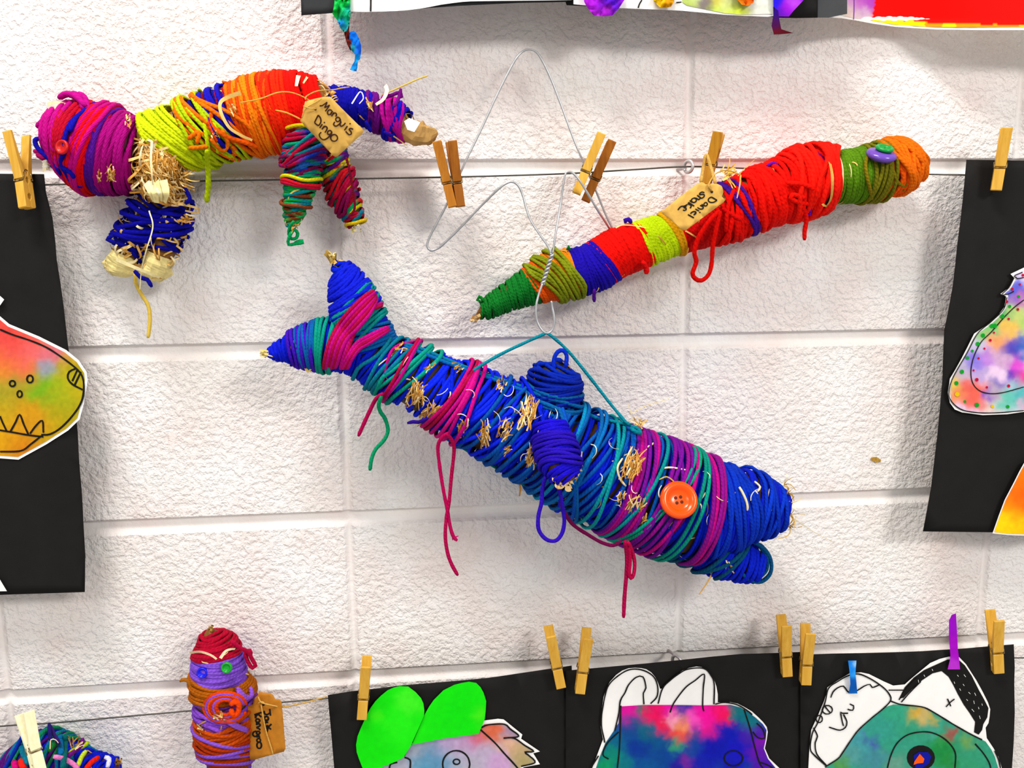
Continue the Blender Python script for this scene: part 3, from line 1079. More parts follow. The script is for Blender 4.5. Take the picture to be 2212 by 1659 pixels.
def tail_mag(mb):
    T = [tf1, tf2, fb]
    for i in range(6):
        o = i * 6.5
        drape(mb, T, [(808 + o * .2, 628 + o * .5), (782 + o * .5, 645 + o), (740 + o, 690 + o * .6), (712 + o, 740), (698 + o * .8, 798 - abs(i - 2))], MAG if i % 2 else CRIM, 4.8, 4)
    for i in range(2):
        drape(mb, T, [(826, 655 + i * 5), (800, 665 + i * 6), (770 + i * 3, 700 + i * 3), (745 + i * 5, 760), (735 + i * 6, 795)], (MAG, CRIM, '#c0108e', '#a80f5a')[i], 4.2, 4)
    for i in range(4):
        drape(mb, T, [(838 + i, 706 + i * 2), (800, 724 + i * 5), (770 + i * 2, 742 + i * 4), (748 + i * 4, 775), (735 + i * 5, 797)], (MAG, '#d00f7c', CRIM, MAG, CRIM)[i], 4.6, 4)
    drape(mb, T, [(896, 738), (866, 744), (845, 760), (832, 800), (822, 850)], MAG, 3.6, 1.6)
part_wrap(fish, tail_mag, 'magenta yarn bundles crossing the tail')
mb = MB()
tuft(mb, 722, 572, DF, -1.85, .28, 9, (20, 32), 5, ('#d9bd6a', '#e8d48c', '#c8a452'), 9, 4)
mb.build('straw_tip', STRAW, t1)['kind'] = 'stuff'
mb = MB()
tuft(mb, 585, 763, DF, 3.05, .3, 9, (14, 26), 6, ('#e6cf80', '#d9bd6a', '#f3e3b0'), 7, 4)
mb.build('straw_tip', STRAW, t2)['kind'] = 'stuff'
# dorsal fin
df = Body([(1205, 920, 50, DF), (1200, 880, 53, DF + .004), (1197, 850, 54, DF + .004), (1198, 822, 53, DF + .004), (1203, 800, 44, DF + .004), (1208, 786, 25, DF + .004), (1210, 778, 8, DF + .004)])
d1 = df.core('dorsal_fin', STRAW, fish, '#3a2f2a', .004, 6, 6)
bands(d1, df, 'dark blue yarn winding', [((1203, 900), (1210, 779), 17, '#0a34b4', dict(yr=4.8, seed=24, tilt=4, jit=6, tilt_jit=24, lump=1)), ((1200, 870), (1204, 798), 8, '#0a2a9c', dict(yr=4.8, seed=25, tilt=-8, layer=1.2, jit=8, tilt_jit=30))])
bands(d1, df, 'teal yarn winding', [((1204, 910), (1198, 840), 9, '#0a66a0', dict(yr=4.8, seed=26, tilt=20, layer=1.4, jit=8, tilt_jit=20))])
mb = MB()
strand(mb, [(1196, 800, .105), (1197, 775, .104), (1205, 760, .103), (1216, 757, .103), (1224, 768, .103), (1222, 795, .104)], '#0a34c0', 4.6)
mb.parts('yarn_loop', YARN, d1)
# pectoral fin
pf = Body([(1188, 915, 36, .135), (1194, 945, 40, .142), (1202, 975, 42, .152), (1212, 1005, 40, .162), (1221, 1030, 32, .168), (1226, 1042, 20, .170)])
p1 = pf.core('pectoral_fin', STRAW, fish, '#6b4a22', .003, 7, 6)
bands(p1, pf, 'deep blue violet yarn winding', [((1188, 918), (1225, 1040), 25, '#2414c8', dict(yr=4.6, seed=27, tilt=-4, jit=4, tilt_jit=10, lump=.7)), ((1196, 950), (1216, 1015), 9, '#3016b0', dict(yr=4.6, seed=28, tilt=8, layer=1, jit=5, tilt_jit=14))])
mb = MB()
for (x, y, r, d, a0) in ((1203, 1034, 11, .176, 0), (1222, 1042, 8, .174, .6), (1228, 1036, 7, .172, 1.2)):
    k = 14
    ring = []
    for ph in (0, 1):
        for i in range(k):
            a = a0 + i * 2 * PI / k * .82
            ring.append(P(x + r * math.cos(a) + ph * 6, y + r * .8 * math.sin(a) + ph * 14, d - ph * .0))
    ring = np.array(ring)
    mb.add(ring, [(i, i + 1, k + i + 1, k + i) for i in range(k - 1)], lin('#e9c893'))
tuft(mb, 1212, 1036, .172, 1.2, .8, 10, (12, 24), 8, ('#e9c893', '#d8ac66', '#b88a48'), 6, 10)
mb.parts('curled_straw', STRAW, p1)
# lower jaw
lj = Body([(1440, 1140, 50, DF - .004), (1490, 1165, 52, DF - .004), (1540, 1190, 50, DF - .002), (1580, 1206, 44, DF), (1615, 1213, 41, DF), (1640, 1216, 33, DF), (1652, 1218, 16, DF)])
j1 = lj.core('lower_jaw', STRAW, fish, '#7a5a2c', .004, 9, 14)
bands(j1, lj, 'blue yarn winding', [((1450, 1146), (1600, 1211), 19, '#0a2cb4', dict(yr=4.7, seed=29, tilt=8, jit=8, tilt_jit=26, lump=.9)), ((1545, 1192), (1640, 1216), 12, '#0d2ccc', dict(yr=4.7, seed=30, tilt=6, jit=5, tilt_jit=12, layer=.6))])
bands(j1, lj, 'teal yarn winding', [((1480, 1160), (1600, 1210), 6, '#0a5878', dict(yr=4.6, seed=31, tilt=34, layer=1.4, jit=12, tilt_jit=40))])
mb = MB()
patch(mb, lj, [(1545, 1172, 10, 26, 1.9, 26, 91), (1503, 1190, 8, 18, 1.4, 16, 92), (1575, 1228, 8, 16, .9, 12, 93)], .006)
mb.parts('straw_strip', STRAW, j1, None, 'straw_filling')
mb = MB()
for pts in ([(1598, 1172, .100), (1625, 1170, .102), (1650, 1185, .102), (1665, 1210, .100), (1664, 1238, .098), (1645, 1256, .096), (1622, 1254, .1), (1605, 1240, .108)],
            [(1640, 1180, .1), (1656, 1200, .1), (1656, 1230, .098), (1640, 1248, .098)]):
    strand(mb, pts, '#0a5a86', 4.4)
mb.parts('yarn_loop', YARN, j1)
mb = MB()
mb.lathe(P(1646, 1226, DF + .004), unit(RIGHT * .85 - FWD * .4 - DOWN * -.3), [(22 * .0005, -.006), (22 * .0005, 0), (18 * .0005, .0015), (.002, .001)], lin('#cdb487'), 20)
mb.build('paper_core_end', STRAW, j1)
# nose straw
mb = MB()
for (x, y, a, sd) in ((1692, 1050, -.9, 1), (1702, 1085, -.3, 2), (1706, 1112, .1, 3), (1703, 1135, .5, 4), (1698, 1068, -.6, 5)):
    rnd = random.Random(sd + 60)
    for _ in range(5):
        aa, l, b = a + rnd.uniform(-.5, .5), rnd.uniform(16, 38), rnd.uniform(-2.0, 2.0)
        pts = [(x + l * q * math.cos(aa + b * q), y + l * q * math.sin(aa + b * q), DF + .012 + rnd.uniform(-.01, .01)) for q in (0, .3, .6, 1)]
        blade(mb, pts, rnd.uniform(2, 4), ('#e6c27c', '#f0dcae', '#caa050'), rnd)
mb.build('straw_tuft', STRAW, fish, True, 'straw ends sticking out of the nose')['kind'] = 'stuff'
mb = MB()
tuft(mb, 1382, 922, DF + .01, -1.6, .7, 12, (12, 26), 21, ('#f0d69b', '#e2b766'), 4, 8)
blade(mb, [(1366, 905, .1), (1362, 890, .1), (1356, 872, .1)], 1.6, ('#e6cd8a',))
blade(mb, [(1366, 892, .1), (1395, 877, .1), (1446, 861, .1)], 1.5, ('#e6cd8a',))
blade(mb, [(1540, 1236, .1), (1528, 1258, .1), (1510, 1284, .1)], 4, ('#d8a85c',))
blade(mb, [(1122, 1040, .1), (1124, 1056, .1), (1122, 1072, .1)], 5, ('#c48c3c',))
blade(mb, [(1146, 1055, .1), (1155, 1066, .1), (1158, 1050, .1)], 3, ('#c48c3c',))
blade(mb, [(1714, 1120, .088), (1760, 1150, .08), (1802, 1172, .075)], 1.2, ('#dcc88a',))
blade(mb, [(660, 795, .1), (666, 803, .1), (672, 796, .1)], 6, ('#cdb060',))
mb.parts('straw_wisp', STRAW, fish)
# button eye
ORG = mat_gloss('orange_button', '#f05600', .22)
DHOLE = mat_plain('dark_hole', '#5a1c02', .6)
nb = unit(-FWD * .9 + RIGHT * .05 - DOWN * .28)
button('button_eye', 1466, 1080, fb.front(1466, 1080)[0] + .0125, 41, nb, ORG, DHOLE, fish, 4, .3, 'round orange four-hole button')
mb = MB()
drape(mb, [fb], [(1424, 1036), (1440, 1030), (1455, 1040), (1468, 1058), (1466, 1070)], '#caa65a', 1.6, 9)
drape(mb, [fb], [(1440, 1150), (1450, 1130), (1462, 1122)], '#e6d2a0', 1.8, 5)
for ln, wd in (([(1597, 1052), (1606, 1068), (1614, 1090), (1614, 1116)], 3), ([(1630, 1040), (1642, 1052), (1636, 1062)], 2.4), ([(1632, 1060), (1638, 1074), (1630, 1088)], 2.2), ([(1512, 1080), (1520, 1070), (1524, 1064)], 2.4), ([(1428, 1012), (1450, 1010), (1484, 1016)], 2.2), ([(1384, 950), (1390, 962), (1398, 966), (1420, 952)], 2.4), ([(1488, 1164), (1520, 1156), (1552, 1145), (1562, 1160)], 2), ([(1345, 990), (1334, 1010), (1340, 1035), (1352, 1050)], 2.6)):
    drape(mb, [fb], ln, '#ead9b0', wd, 4)
mb.parts('straw_strip', STRAW, fish)
# dangling strands
mb = MB()
strand(mb, [(827, 850, .125), (812, 862, .118), (800, 885, .112), (786, 915, .108), (774, 942, .106)], '#b80a58', 4.4)
mb.parts('dangling_strand', YARN, fish, 'short magenta strand')
mb = MB()
strand(mb, [(824, 856, .125), (818, 875, .118), (822, 890, .114), (832, 905, .11), (838, 930, .108), (830, 950, .107), (812, 970, .107), (803, 990, .107), (799, 1016, .107)], '#0a9868', 4.4)
mb.parts('dangling_strand', YARN, fish, 'wavy green strand')
mb = MB()
strand(mb, [(968, 935, .135), (955, 945, .13), (946, 965, .125), (950, 1010, .12), (958, 1060, .118), (966, 1100, .117), (973, 1140, .116), (980, 1160, .116), (988, 1168, .117)], '#c0085c', 4.2)
strand(mb, [(965, 937, .135), (975, 950, .13), (981, 970, .125), (975, 1030, .12), (970, 1085, .118), (964, 1120, .117), (962, 1160, .117), (967, 1195, .116), (976, 1220, .116), (989, 1243, .116)], '#b80a54', 4.2)
for e in ((990, 1158), (978, 1167)):
    strand(mb, [(977, 1152, .116), ((977 + e[0]) / 2, 1160, .116), (e[0], e[1], .117)], '#d0287c', 1.8)
mb.parts('dangling_strand', YARN, fish, 'long crossed magenta strands')
mb = MB()
strand(mb, [(1178, 1030, .165), (1172, 1055, .16), (1170, 1085, .158), (1163, 1115, .157), (1164, 1145, .157), (1180, 1165, .157), (1200, 1168, .157), (1214, 1152, .157), (1219, 1125, .158), (1215, 1095, .16), (1210, 1065, .165), (1204, 1046, .172)], '#3a14b8', 4.6)
mb.parts('yarn_loop', YARN, fish, 'violet yarn loop under the fin')
mb = MB()
strand(mb, [(1210, 1085, .15), (1222, 1112, .145), (1240, 1135, .14), (1270, 1155, .14), (1300, 1172, .142), (1325, 1178, .145), (1342, 1168, .148)], '#7c0a50', 4.2)
drape(mb, [fb], [(1342, 1168), (1380, 1175), (1430, 1168), (1462, 1140), (1480, 1115)], '#7c0a58', 4.2, 3)
mb.parts('dangling_strand', YARN, fish, 'dark plum strand sagging below the belly')
mb = MB()
strand(mb, [(1350, 1168, .15), (1354, 1200, .142), (1353, 1240, .138), (1349, 1290, .136), (1347, 1334, .136)], '#b00a50', 4.6)
strand(mb, [(1356, 1170, .15), (1365, 1190, .142), (1371, 1215, .14), (1369, 1240, .14), (1363, 1249, .14), (1359, 1238, .141), (1361, 1210, .142), (1358, 1180, .146)], '#c00a50', 4.4)
mb.parts('dangling_strand', YARN, fish, 'crimson strands under the chin')
mb = MB()
strand(mb, [(920, 905, .13), (905, 912, .12), (893, 911, .116), (880, 914, .114)], '#34128c', 4.2)
mb.parts('dangling_strand', YARN, fish, 'short violet strand end')
mb = MB()
strand(mb, [(1300, 905, .1), (1362, 918, .11), (1354, 914, .112), (1320, 874, .1), (1270, 810, .094), (1225, 756, .09), (1189, 724, .089), (1180, 719, .088), (1172, 723, .089), (1130, 742, .091), (1080, 766, .1), (1035, 792, .118), (1024, 800, .13)], '#0d8a9a', 3.6, 6)
strand(mb, [(1362, 924, .125), (1372, 932, .128), (1384, 936, .122), (1378, 926, .115), (1362, 920, .112)], '#0d8a9a', 4.2)
mb.parts('hanging_string', YARN, fish, 'taut teal yarn string over the hook')

# =====================================================================================
#                              RED SNAKE
# =====================================================================================
DS = .042
snake = thing('yarn_snake', 'long slanting red and green yarn snake with a purple and green button eye', 'craft snake', P(1535, 480, DS))
sb = Body([(1030, 681, 9, DS), (1045, 672, 19, DS), (1062, 662, 25, DS), (1100, 641, 31, DS), (1145, 619, 41, DS), (1195, 597, 53, DS), (1240, 588, 51, DS), (1280, 579, 53, DS), (1335, 546, 53, DS), (1400, 524, 50, DS), (1450, 505, 48, DS), (1500, 490, 50, DS), (1560, 465, 56, DS), (1620, 438, 59, DS), (1680, 414, 61, DS), (1735, 394, 64, DS), (1772, 388, 62, DS), (1790, 385, 55, DS), (1805, 384, 54, DS), (1850, 379, 57, DS), (1900, 371, 58, DS), (1945, 358, 54, DS), (1975, 350, 38, DS), (1990, 345, 14, DS)])
s1 = sb.core('body', STRAW, snake, '#7a5222', .003, 11, 40)
SK = dict(yr=4.4, jit=3, lump=.6)
band(s1, sb, (1040, 675), (1155, 614), 30, GREEN, 'dark green yarn round the tail', **dict(SK, seed=40, yr=3.8, tilt=6, tilt_jit=8))
bands(s1, sb, 'orange yarn winding near the tail', [((1148, 618), (1190, 600), 9, ORANGE, dict(SK, seed=41, tilt=-6)), ((1185, 600), (1240, 588), 11, '#e88a10', dict(SK, seed=42, tilt=-10))])
bands(s1, sb, 'olive yarn winding near the tail', [((1165, 610), (1242, 588), 9, '#88921a', dict(SK, seed=43, tilt=-28, layer=1.1, tilt_jit=18, jit=8))])
band(s1, sb, (1236, 589), (1308, 562), 19, '#2410a4', 'navy violet yarn winding', **dict(SK, seed=44, yr=4.2, tilt=-6))
bands(s1, sb, 'smooth red yarn winding', [((1296, 570), (1392, 527), 26, RED, dict(SK, seed=45, yr=5.5, tilt=-4, lump=.3, flat=.6, vary=.2))])
band(s1, sb, (1384, 529), (1452, 504), 18, LIME, 'lime yellow yarn winding', **dict(SK, seed=46, yr=4.2, tilt=-10, tilt_jit=8))
band(s1, sb, (1446, 507), (1458, 503), 3, '#d8a010', 'amber yarn winding', **dict(SK, seed=47, tilt=-10, layer=.5))
bands(s1, sb, 'dark red yarn winding', [((1450, 505), (1560, 465), 30, '#c80a0a', dict(SK, seed=48, yr=5.2, tilt=-4, lump=.3, flat=.6))])
bands(s1, sb, 'violet yarn winding', [((1578, 458), (1605, 446), 3, '#4a1a90', dict(SK, seed=49, tilt=-10, jit=8, tilt_jit=20, layer=1.5)), ((1740, 393), (1782, 386), 3, '#6a1aa8', dict(SK, seed=57, jit=10))])
bands(s1, sb, 'loose bright red yarn winding', [((1545, 471), (1690, 410), 30, RED, dict(SK, seed=50, yr=5, tilt=8, jit=14, tilt_jit=50, layer=.7, lump=1.4)), ((1620, 438), (1788, 386), 36, '#f41808', dict(SK, seed=51, yr=5, tilt=0, jit=10, tilt_jit=30, layer=.8, lump=1.4)), ((1700, 406), (1786, 386), 15, '#ff2210', dict(SK, seed=52, yr=5.2, tilt=12, jit=12, tilt_jit=40, layer=1.8, lump=1.6))])
bands(s1, sb, 'olive green yarn round the neck', [((1796, 385), (1905, 370), 27, '#5f8a16', dict(SK, seed=53, yr=4.3, tilt=-2, tilt_jit=10)), ((1860, 378), (1912, 368), 6, '#7d7a18', dict(SK, seed=54, yr=4.3, tilt=10, layer=1, tilt_jit=20, jit=8))])
bands(s1, sb, 'orange yarn round the head', [((1892, 372), (1990, 346), 26, ORANGE, dict(SK, seed=55, yr=4.6, tilt=6, jit=6, tilt_jit=22, lump=1.2)), ((1915, 367), (1988, 347), 13, '#f07810', dict(SK, seed=56, yr=4.6, tilt=-14, jit=8, tilt_jit=36, layer=1.1, lump=1.4))])
def snx(mb):
    for p in ([(1905, 325), (1925, 360), (1940, 395), (1962, 402)], [(1920, 330), (1950, 350), (1965, 385), (1950, 412)], [(1975, 335), (1970, 370), (1955, 400)], [(1880, 326), (1870, 360), (1884, 430)]):
        drape(mb, [sb], p, '#8a7a14', 4.0, 1.6)
part_wrap(s1, snx, 'olive strands crossing the orange head')
def snr(mb):
    drape(mb, [sb], [(1700, 395), (1735, 398), (1762, 412), (1770, 430), (1758, 440), (1730, 438), (1708, 428), (1712, 420), (1740, 428)], '#ff1a0a', 5, 3.2)
    drape(mb, [sb], [(1715, 350), (1740, 335), (1765, 345), (1778, 385), (1770, 420)], '#f01808', 5, 2.6)
    drape(mb, [sb], [(1585, 410), (1572, 450), (1568, 500)], RED, 4.6, 2)
    drape(mb, [sb], [(1600, 420), (1620, 460), (1650, 480)], RED, 4.6, 2)
    drape(mb, [sb], [(1560, 450), (1590, 470), (1630, 490)], '#d80c0c', 4.6, 2)
    drape(mb, [sb], [(1620, 400), (1632, 440), (1625, 485)], RED, 4.6, 2.2)
part_wrap(snake, snr, 'loose red yarn curls', 'yarn_curl')
mb = MB()
strand(mb, [(1555, 455, .078), (1530, 480, .077), (1508, 515, .074), (1500, 545, .07), (1504, 565, .066), (1496, 590, .064), (1502, 602, .063), (1515, 606, .063), (1530, 594, .064), (1537, 570, .065), (1540, 530, .07), (1548, 490, .076), (1556, 456, .079)], RED, 5)
mb.parts('yarn_loop', YARN, snake, 'long red loop hanging below the tag')
mb = MB()
strand(mb, [(1725, 440, .075), (1738, 455, .07), (1742, 475, .066), (1738, 500, .064), (1738, 519, .063)], RED, 4.8)
strand(mb, [(1388, 565, .07), (1396, 580, .065), (1396, 592, .064)], '#e01212', 6)
strand(mb, [(1675, 455, .07), (1672, 468, .066), (1673, 470, .065)], RED, 5)
mb.parts('dangling_strand', YARN, snake, 'short red strand ends')
mb = MB()
strand(mb, [(1742, 442, .07), (1750, 450, .068), (1748, 464, .066), (1742, 466, .066)], '#6a18b0', 3.6)
strand(mb, [(1284, 625, .07), (1283, 640, .066), (1284, 652, .064)], '#5a1890', 4)
strand(mb, [(1352, 482, .058), (1350, 476, .058), (1358, 474, .058), (1364, 482, .06)], '#3a14a0', 5)
strand(mb, [(1655, 360, .06), (1670, 352, .06), (1682, 358, .06)], '#6a18b0', 3.2)
strand(mb, [(1225, 540, .058), (1228, 533, .058), (1232, 540, .058)], GREEN, 4)
mb.parts('yarn_end', YARN, snake, 'short violet yarn ends')
mb = MB()
strand(mb, [(1046, 652, .05), (1036, 640, .048), (1031, 648, .047), (1040, 652, .05)], GREEN, 3.6)
mb.parts('yarn_end', YARN, snake, 'small green yarn knot at the tail')
mb = MB()
tuft(mb, 1036, 682, DS + .004, 2.75, .3, 9, (14, 26), 31, ('#c99a54', '#b07c36', '#e2c084'), 8, 5)
mb.build('straw_tip', STRAW, snake)['kind'] = 'stuff'
mb = MB()
for k, o in enumerate((0, 4, 8)):
    sb.loop(mb, (1782 + o, 386), (1786 + o, 386), ('#e8c98a', '#d8ac5c', '#f2e2b8')[k], 3, 1.2, 90 + k, 0, .5)
blade(mb, [(1790, 340, .075), (1798, 380, .1), (1796, 425, .095), (1785, 445, .08), (1776, 440, .078)], 8, ('#c89a4a',))
tuft(mb, 1565, 378, DS + .02, -.1, .8, 16, (14, 36), 33, ('#f0c04a', '#f4d27a', '#e8a838'), 4, 12)
tuft(mb, 1735, 332, DS + .01, -.4, 1, 8, (14, 30), 34, ('#f0d69b', '#e2b766'), 4, 10)
blade(mb, [(1330, 492, .06), (1345, 486, .062), (1375, 488, .085), (1395, 492, .09)], 3, ('#e6cd8a',))
blade(mb, [(1594, 380, .085), (1612, 360, .085), (1630, 345, .085)], 1.8, ('#e0b060',))
blade(mb, [(1600, 378, .09), (1598, 400, .1), (1592, 428, .104)], 4, ('#e0a458',))
mb.parts('straw_wisp', STRAW, snake)
PURB = mat_gloss('lilac_button', '#7350b4', .2)
GRNB = mat_gloss('green_button', '#0a9a42', .3)
nv = unit(-FWD * .60 - DOWN * .80 + RIGHT * .08)
def pill(name, x, y, d, rx, nrm, mat, parent, h=.3, label=None):
    c = P(x, y, d)
    r = rx * S(c)
    mb = MB()
    mb.lathe(c, nrm, [(r * .8, -r * h), (r * .97, -r * h * .4), (r, 0), (r * .95, r * h * .45), (r * .8, r * h * .8), (r * .5, r * h), (r * .02, r * h * 1.02)], seg=36)
    return mb.build(name, mat, parent, True, label)
dd = sb.front(1904, 345)[0]
eye = pill('button_eye', 1904, 334, dd + .004, 32, nv, PURB, snake, .28, 'domed lilac button')
_c = P(1904, 334, dd + .004) + nv * .0068
_q = PX(_c)
e2 = button('pupil_button', _q[0] + 2, _q[1], -_c[1], 19, nv, GRNB, mat_plain('dark_green_hole', '#04502a', .6), eye, 2, .35, 'green button')

# =====================================================================================
#                              DINGO
# =====================================================================================
DD = .048
dingo = thing('yarn_dog', 'yarn-wrapped four-legged dog with magenta head and orange red back in front of the wire', 'craft dog', P(480, 290, DD))
hb = Body([(110, 322, 16, DD), (115, 320, 44, DD), (130, 317, 66, DD), (155, 315, 81, DD), (190, 318, 89, DD), (230, 326, 88, DD), (265, 333, 84, DD), (292, 338, 76, DD), (304, 340, 66, DD)])
h1 = hb.core('head', STRAW, dingo, '#5a2030', .004, 41, 30)
HK = dict(yr=5.2, jit=6, lump=1.0, tilt_jit=18)
bands(h1, hb, 'crimson yarn winding', [((111, 321), (200, 318), 20, '#a00848', dict(HK, seed=60, tilt=10)), ((150, 310), (180, 315), 6, '#b80a30', dict(HK, seed=61, tilt=14, layer=1))])
bands(h1, hb, 'bright red yarn winding', [((176, 314), (236, 326), 13, '#f00a0e', dict(HK, seed=62, tilt=16, layer=.6)), ((185, 316), (232, 325), 9, '#e00818', dict(HK, seed=63, tilt=26, layer=1.2))])
bands(h1, hb, 'purple yarn winding', [((215, 322), (262, 333), 11, '#6a0e78', dict(HK, seed=64, tilt=2)), ((224, 324), (250, 330), 5, '#5a1490', dict(HK, seed=65, tilt=4, layer=.8))])
bands(h1, hb, 'magenta yarn winding', [((238, 328), (304, 340), 17, '#a8087c', dict(HK, seed=66, tilt=8, layer=.4)), ((113, 318), (165, 314), 8, MAG, dict(HK, seed=67, tilt=16, layer=1.0)), ((196, 317), (232, 325), 3, '#c00a80', dict(HK, seed=68, tilt=30, layer=1.6))])
def hbl(mb):
    for p in ([(235, 232), (205, 225), (175, 245), (152, 268), (140, 300), (138, 330)], [(240, 238), (215, 228), (190, 236), (165, 256), (150, 285)], [(85, 298), (76, 303), (80, 318), (100, 338), (125, 355), (150, 372)], [(105, 270), (98, 300), (105, 345), (120, 365)], [(92, 322), (110, 345), (135, 362), (155, 395), (175, 402)], [(125, 330), (120, 352), (140, 385), (178, 404)], [(138, 330), (132, 350), (145, 380), (160, 396)], [(110, 335), (130, 358), (150, 370), (160, 385)]):
        drape(mb, [hb], p, '#1810a0', 5, 6.5)
part_wrap(h1, hbl, 'navy blue strands over the face')
mb = MB()
for p in ([(118, 250, .07), (98, 258, .065), (88, 268, .062), (80, 274, .06)], [(185, 230, .08), (165, 210, .072), (145, 203, .068), (126, 212, .066)], [(180, 236, .08), (172, 212, .07), (160, 203, .066), (148, 208, .066)], [(150, 245, .075), (125, 238, .07), (108, 250, .066), (100, 265, .066)], [(190, 240, .08), (184, 215, .07), (170, 201, .066)], [(120, 262, .08), (108, 268, .075), (96, 284, .072)]):
    strand(mb, p, '#b80a86', 7)
for p in ([(95, 325, .06), (80, 328, .056), (74, 326, .055)], [(98, 345, .06), (84, 336, .058), (80, 330, .056)]):
    strand(mb, p, '#a80a60', 6)
mb.parts('yarn_tuft', YARN, h1, 'thick magenta yarn tufts on the forehead')
mb = MB()
for (x, y, w, h) in ((122, 225, 40, 16), (92, 300, 18, 14), (100, 352, 16, 22)):
    for k in range(4):
        blade(mb, [(x - w / 2, y + k * h / 4, .066), (x, y + k * h / 4 - 4, .074), (x + w / 2, y + k * h / 4, .07)], 8, ('#efe2c4', '#e8d8ae', '#f6eedd'))
mb.parts('paper_strip', STRAW, h1, 'cream paper showing at the snout')
RB = mat_gloss('red_button', '#c00a0c', .35)
button('button_eye', 135, 318, hb.front(135, 318)[0] + .019, 16, unit(-FWD + RIGHT * -.25), RB, mat_plain('dark_red_hole', '#6a0404', .6), dingo, 1, .4, 'small red ring button')
mb = MB()
patch(mb, hb, [(238, 374, 9, 20, 1.5, 26, 1), (214, 380, 5, 13, 1.4, 10, 2), (277, 262, 7, 15, 1.6, 14, 3)], .010)
mb.parts('straw_wisp', STRAW, h1, None, 'straw_filling')
# trunk
tb = Body([(322, 322, 64, DD), (345, 314, 66, DD), (375, 305, 66, DD), (410, 294, 66, DD), (445, 283, 67, DD), (500, 262, 68, DD), (560, 249, 75, DD), (620, 243, 80, DD), (665, 236, 73, DD), (700, 228, 56, DD), (722, 224, 40, DD)])
b1 = tb.core('body', STRAW, dingo, '#8a5f28', .004, 42, 60)
DK2 = dict(yr=4.4, jit=5, lump=.9, tilt_jit=14)
bands(b1, tb, 'lime yellow yarn round the shoulders', [((345, 315), (425, 290), 17, '#c2d80c', dict(DK2, seed=70, tilt=-42, jit=3, tilt_jit=12)), ((350, 313), (430, 288), 12, '#d2e018', dict(DK2, seed=71, tilt=-46, layer=1, jit=4, tilt_jit=14))])
bands(b1, tb, 'navy blue yarn winding', [((420, 291), (520, 257), 11, '#14128a', dict(DK2, seed=72, tilt=-14, jit=10, tilt_jit=30, yr=5)), ((470, 273), (515, 258), 5, '#1c14b0', dict(DK2, seed=73, tilt=-10, layer=1, yr=5.4, jit=10))])
bands(b1, tb, 'dark red yarn winding', [((430, 288), (540, 252), 9, '#8a0a20', dict(DK2, seed=74, tilt=-8, jit=10, tilt_jit=30)), ((500, 262), (560, 249), 8, '#b80c10', dict(DK2, seed=75, tilt=-6))])
bands(b1, tb, 'orange yarn strands', [((425, 290), (540, 252), 6, '#f0780a', dict(DK2, seed=76, tilt=-50, layer=1.6, jit=16, tilt_jit=50, yr=5))])
bands(b1, tb, 'lime strands over the ribs', [((420, 291), (500, 262), 6, '#b8d010', dict(DK2, seed=77, tilt=-24, layer=2, jit=10, tilt_jit=30))])
bands(b1, tb, 'orange yarn round the back', [((515, 258), (600, 245), 20, '#f4700a', dict(DK2, seed=78, yr=5, tilt=-6, layer=.4)), ((535, 254), (590, 246), 8, '#f88a12', dict(DK2, seed=79, tilt=-14, layer=1.1, tilt_jit=24)), ((520, 256), (600, 245), 6, '#e8540a', dict(DK2, seed=80, tilt=6, layer=1.2, tilt_jit=30))])
bands(b1, tb, 'scarlet yarn round the rump', [((585, 246), (705, 227), 32, '#f41206', dict(DK2, seed=81, yr=5.4, tilt=-6, layer=.5, flat=.7, lump=.6)), ((590, 246), (640, 241), 8, '#f03008', dict(DK2, seed=82, tilt=-12, layer=1, tilt_jit=24))])
def tbx(mb):
    T = [tb]
    for p, c, y in (([(505, 205), (520, 185), (538, 176), (552, 180)], '#14108c', 4.4), ([(452, 215), (478, 205), (498, 203)], '#14108c', 5), ([(455, 225), (450, 250), (470, 300), (500, 330)], '#1a12a0', 5), ([(462, 230), (455, 265), (480, 290), (520, 305), (560, 318)], '#f0640a', 5), ([(445, 222), (452, 265), (470, 305)], '#e8500a', 5), ([(408, 320), (430, 318), (450, 316)], '#f0820a', 5), ([(455, 300), (480, 325), (492, 310), (480, 280)], '#f07a0a', 5), ([(490, 200), (475, 220), (488, 262), (505, 290)], '#1410a0', 5), ([(428, 222), (440, 260), (450, 330), (440, 340)], '#c8e010', 4.4), ([(450, 240), (470, 290), (470, 330)], '#c8e010', 4.2), ([(500, 315), (510, 325), (505, 335), (495, 325)], '#f0780a', 5), ([(405, 300), (430, 285), (425, 310)], '#f0780a', 4.6)):
        drape(mb, T, p, c, y, 3)
part_wrap(b1, tbx, 'tangled orange, navy and lime strands')
mb = MB()
blade(mb, [(520, 200, .11), (492, 210, .1), (476, 222, .102), (478, 245, .108), (495, 275, .112), (520, 292, .112), (545, 303, .108)], 9, ('#d8b468',))
blade(mb, [(645, 162, .07), (642, 175, .09), (640, 186, .1)], 10, ('#f2e2b4',))
blade(mb, [(664, 166, .07), (658, 175, .09), (655, 180, .09)], 5, ('#f2d9a0',))
strand(mb, [(518, 222, .125), (560, 214, .13), (600, 200, .128), (630, 200, .125), (660, 212, .12), (690, 232, .118)], '#e0a84a', 1.4)
strand(mb, [(595, 238, .13), (620, 244, .132), (650, 258, .128)], '#e8a040', 1.8)
patch(mb, tb, [(462, 288, 8, 12, 1.3, 12, 11), (505, 232, 10, 22, 1.2, 18, 12)], .008)
mb.parts('straw_wisp', STRAW, b1)
mb = MB()
strand(mb, [(447, 325, .1), (449, 360, .085), (450, 400, .078), (446, 437, .074)], '#a8b80c', 6)
mb.parts('dangling_strand', YARN, dingo, 'lime strand hanging under the ribs')
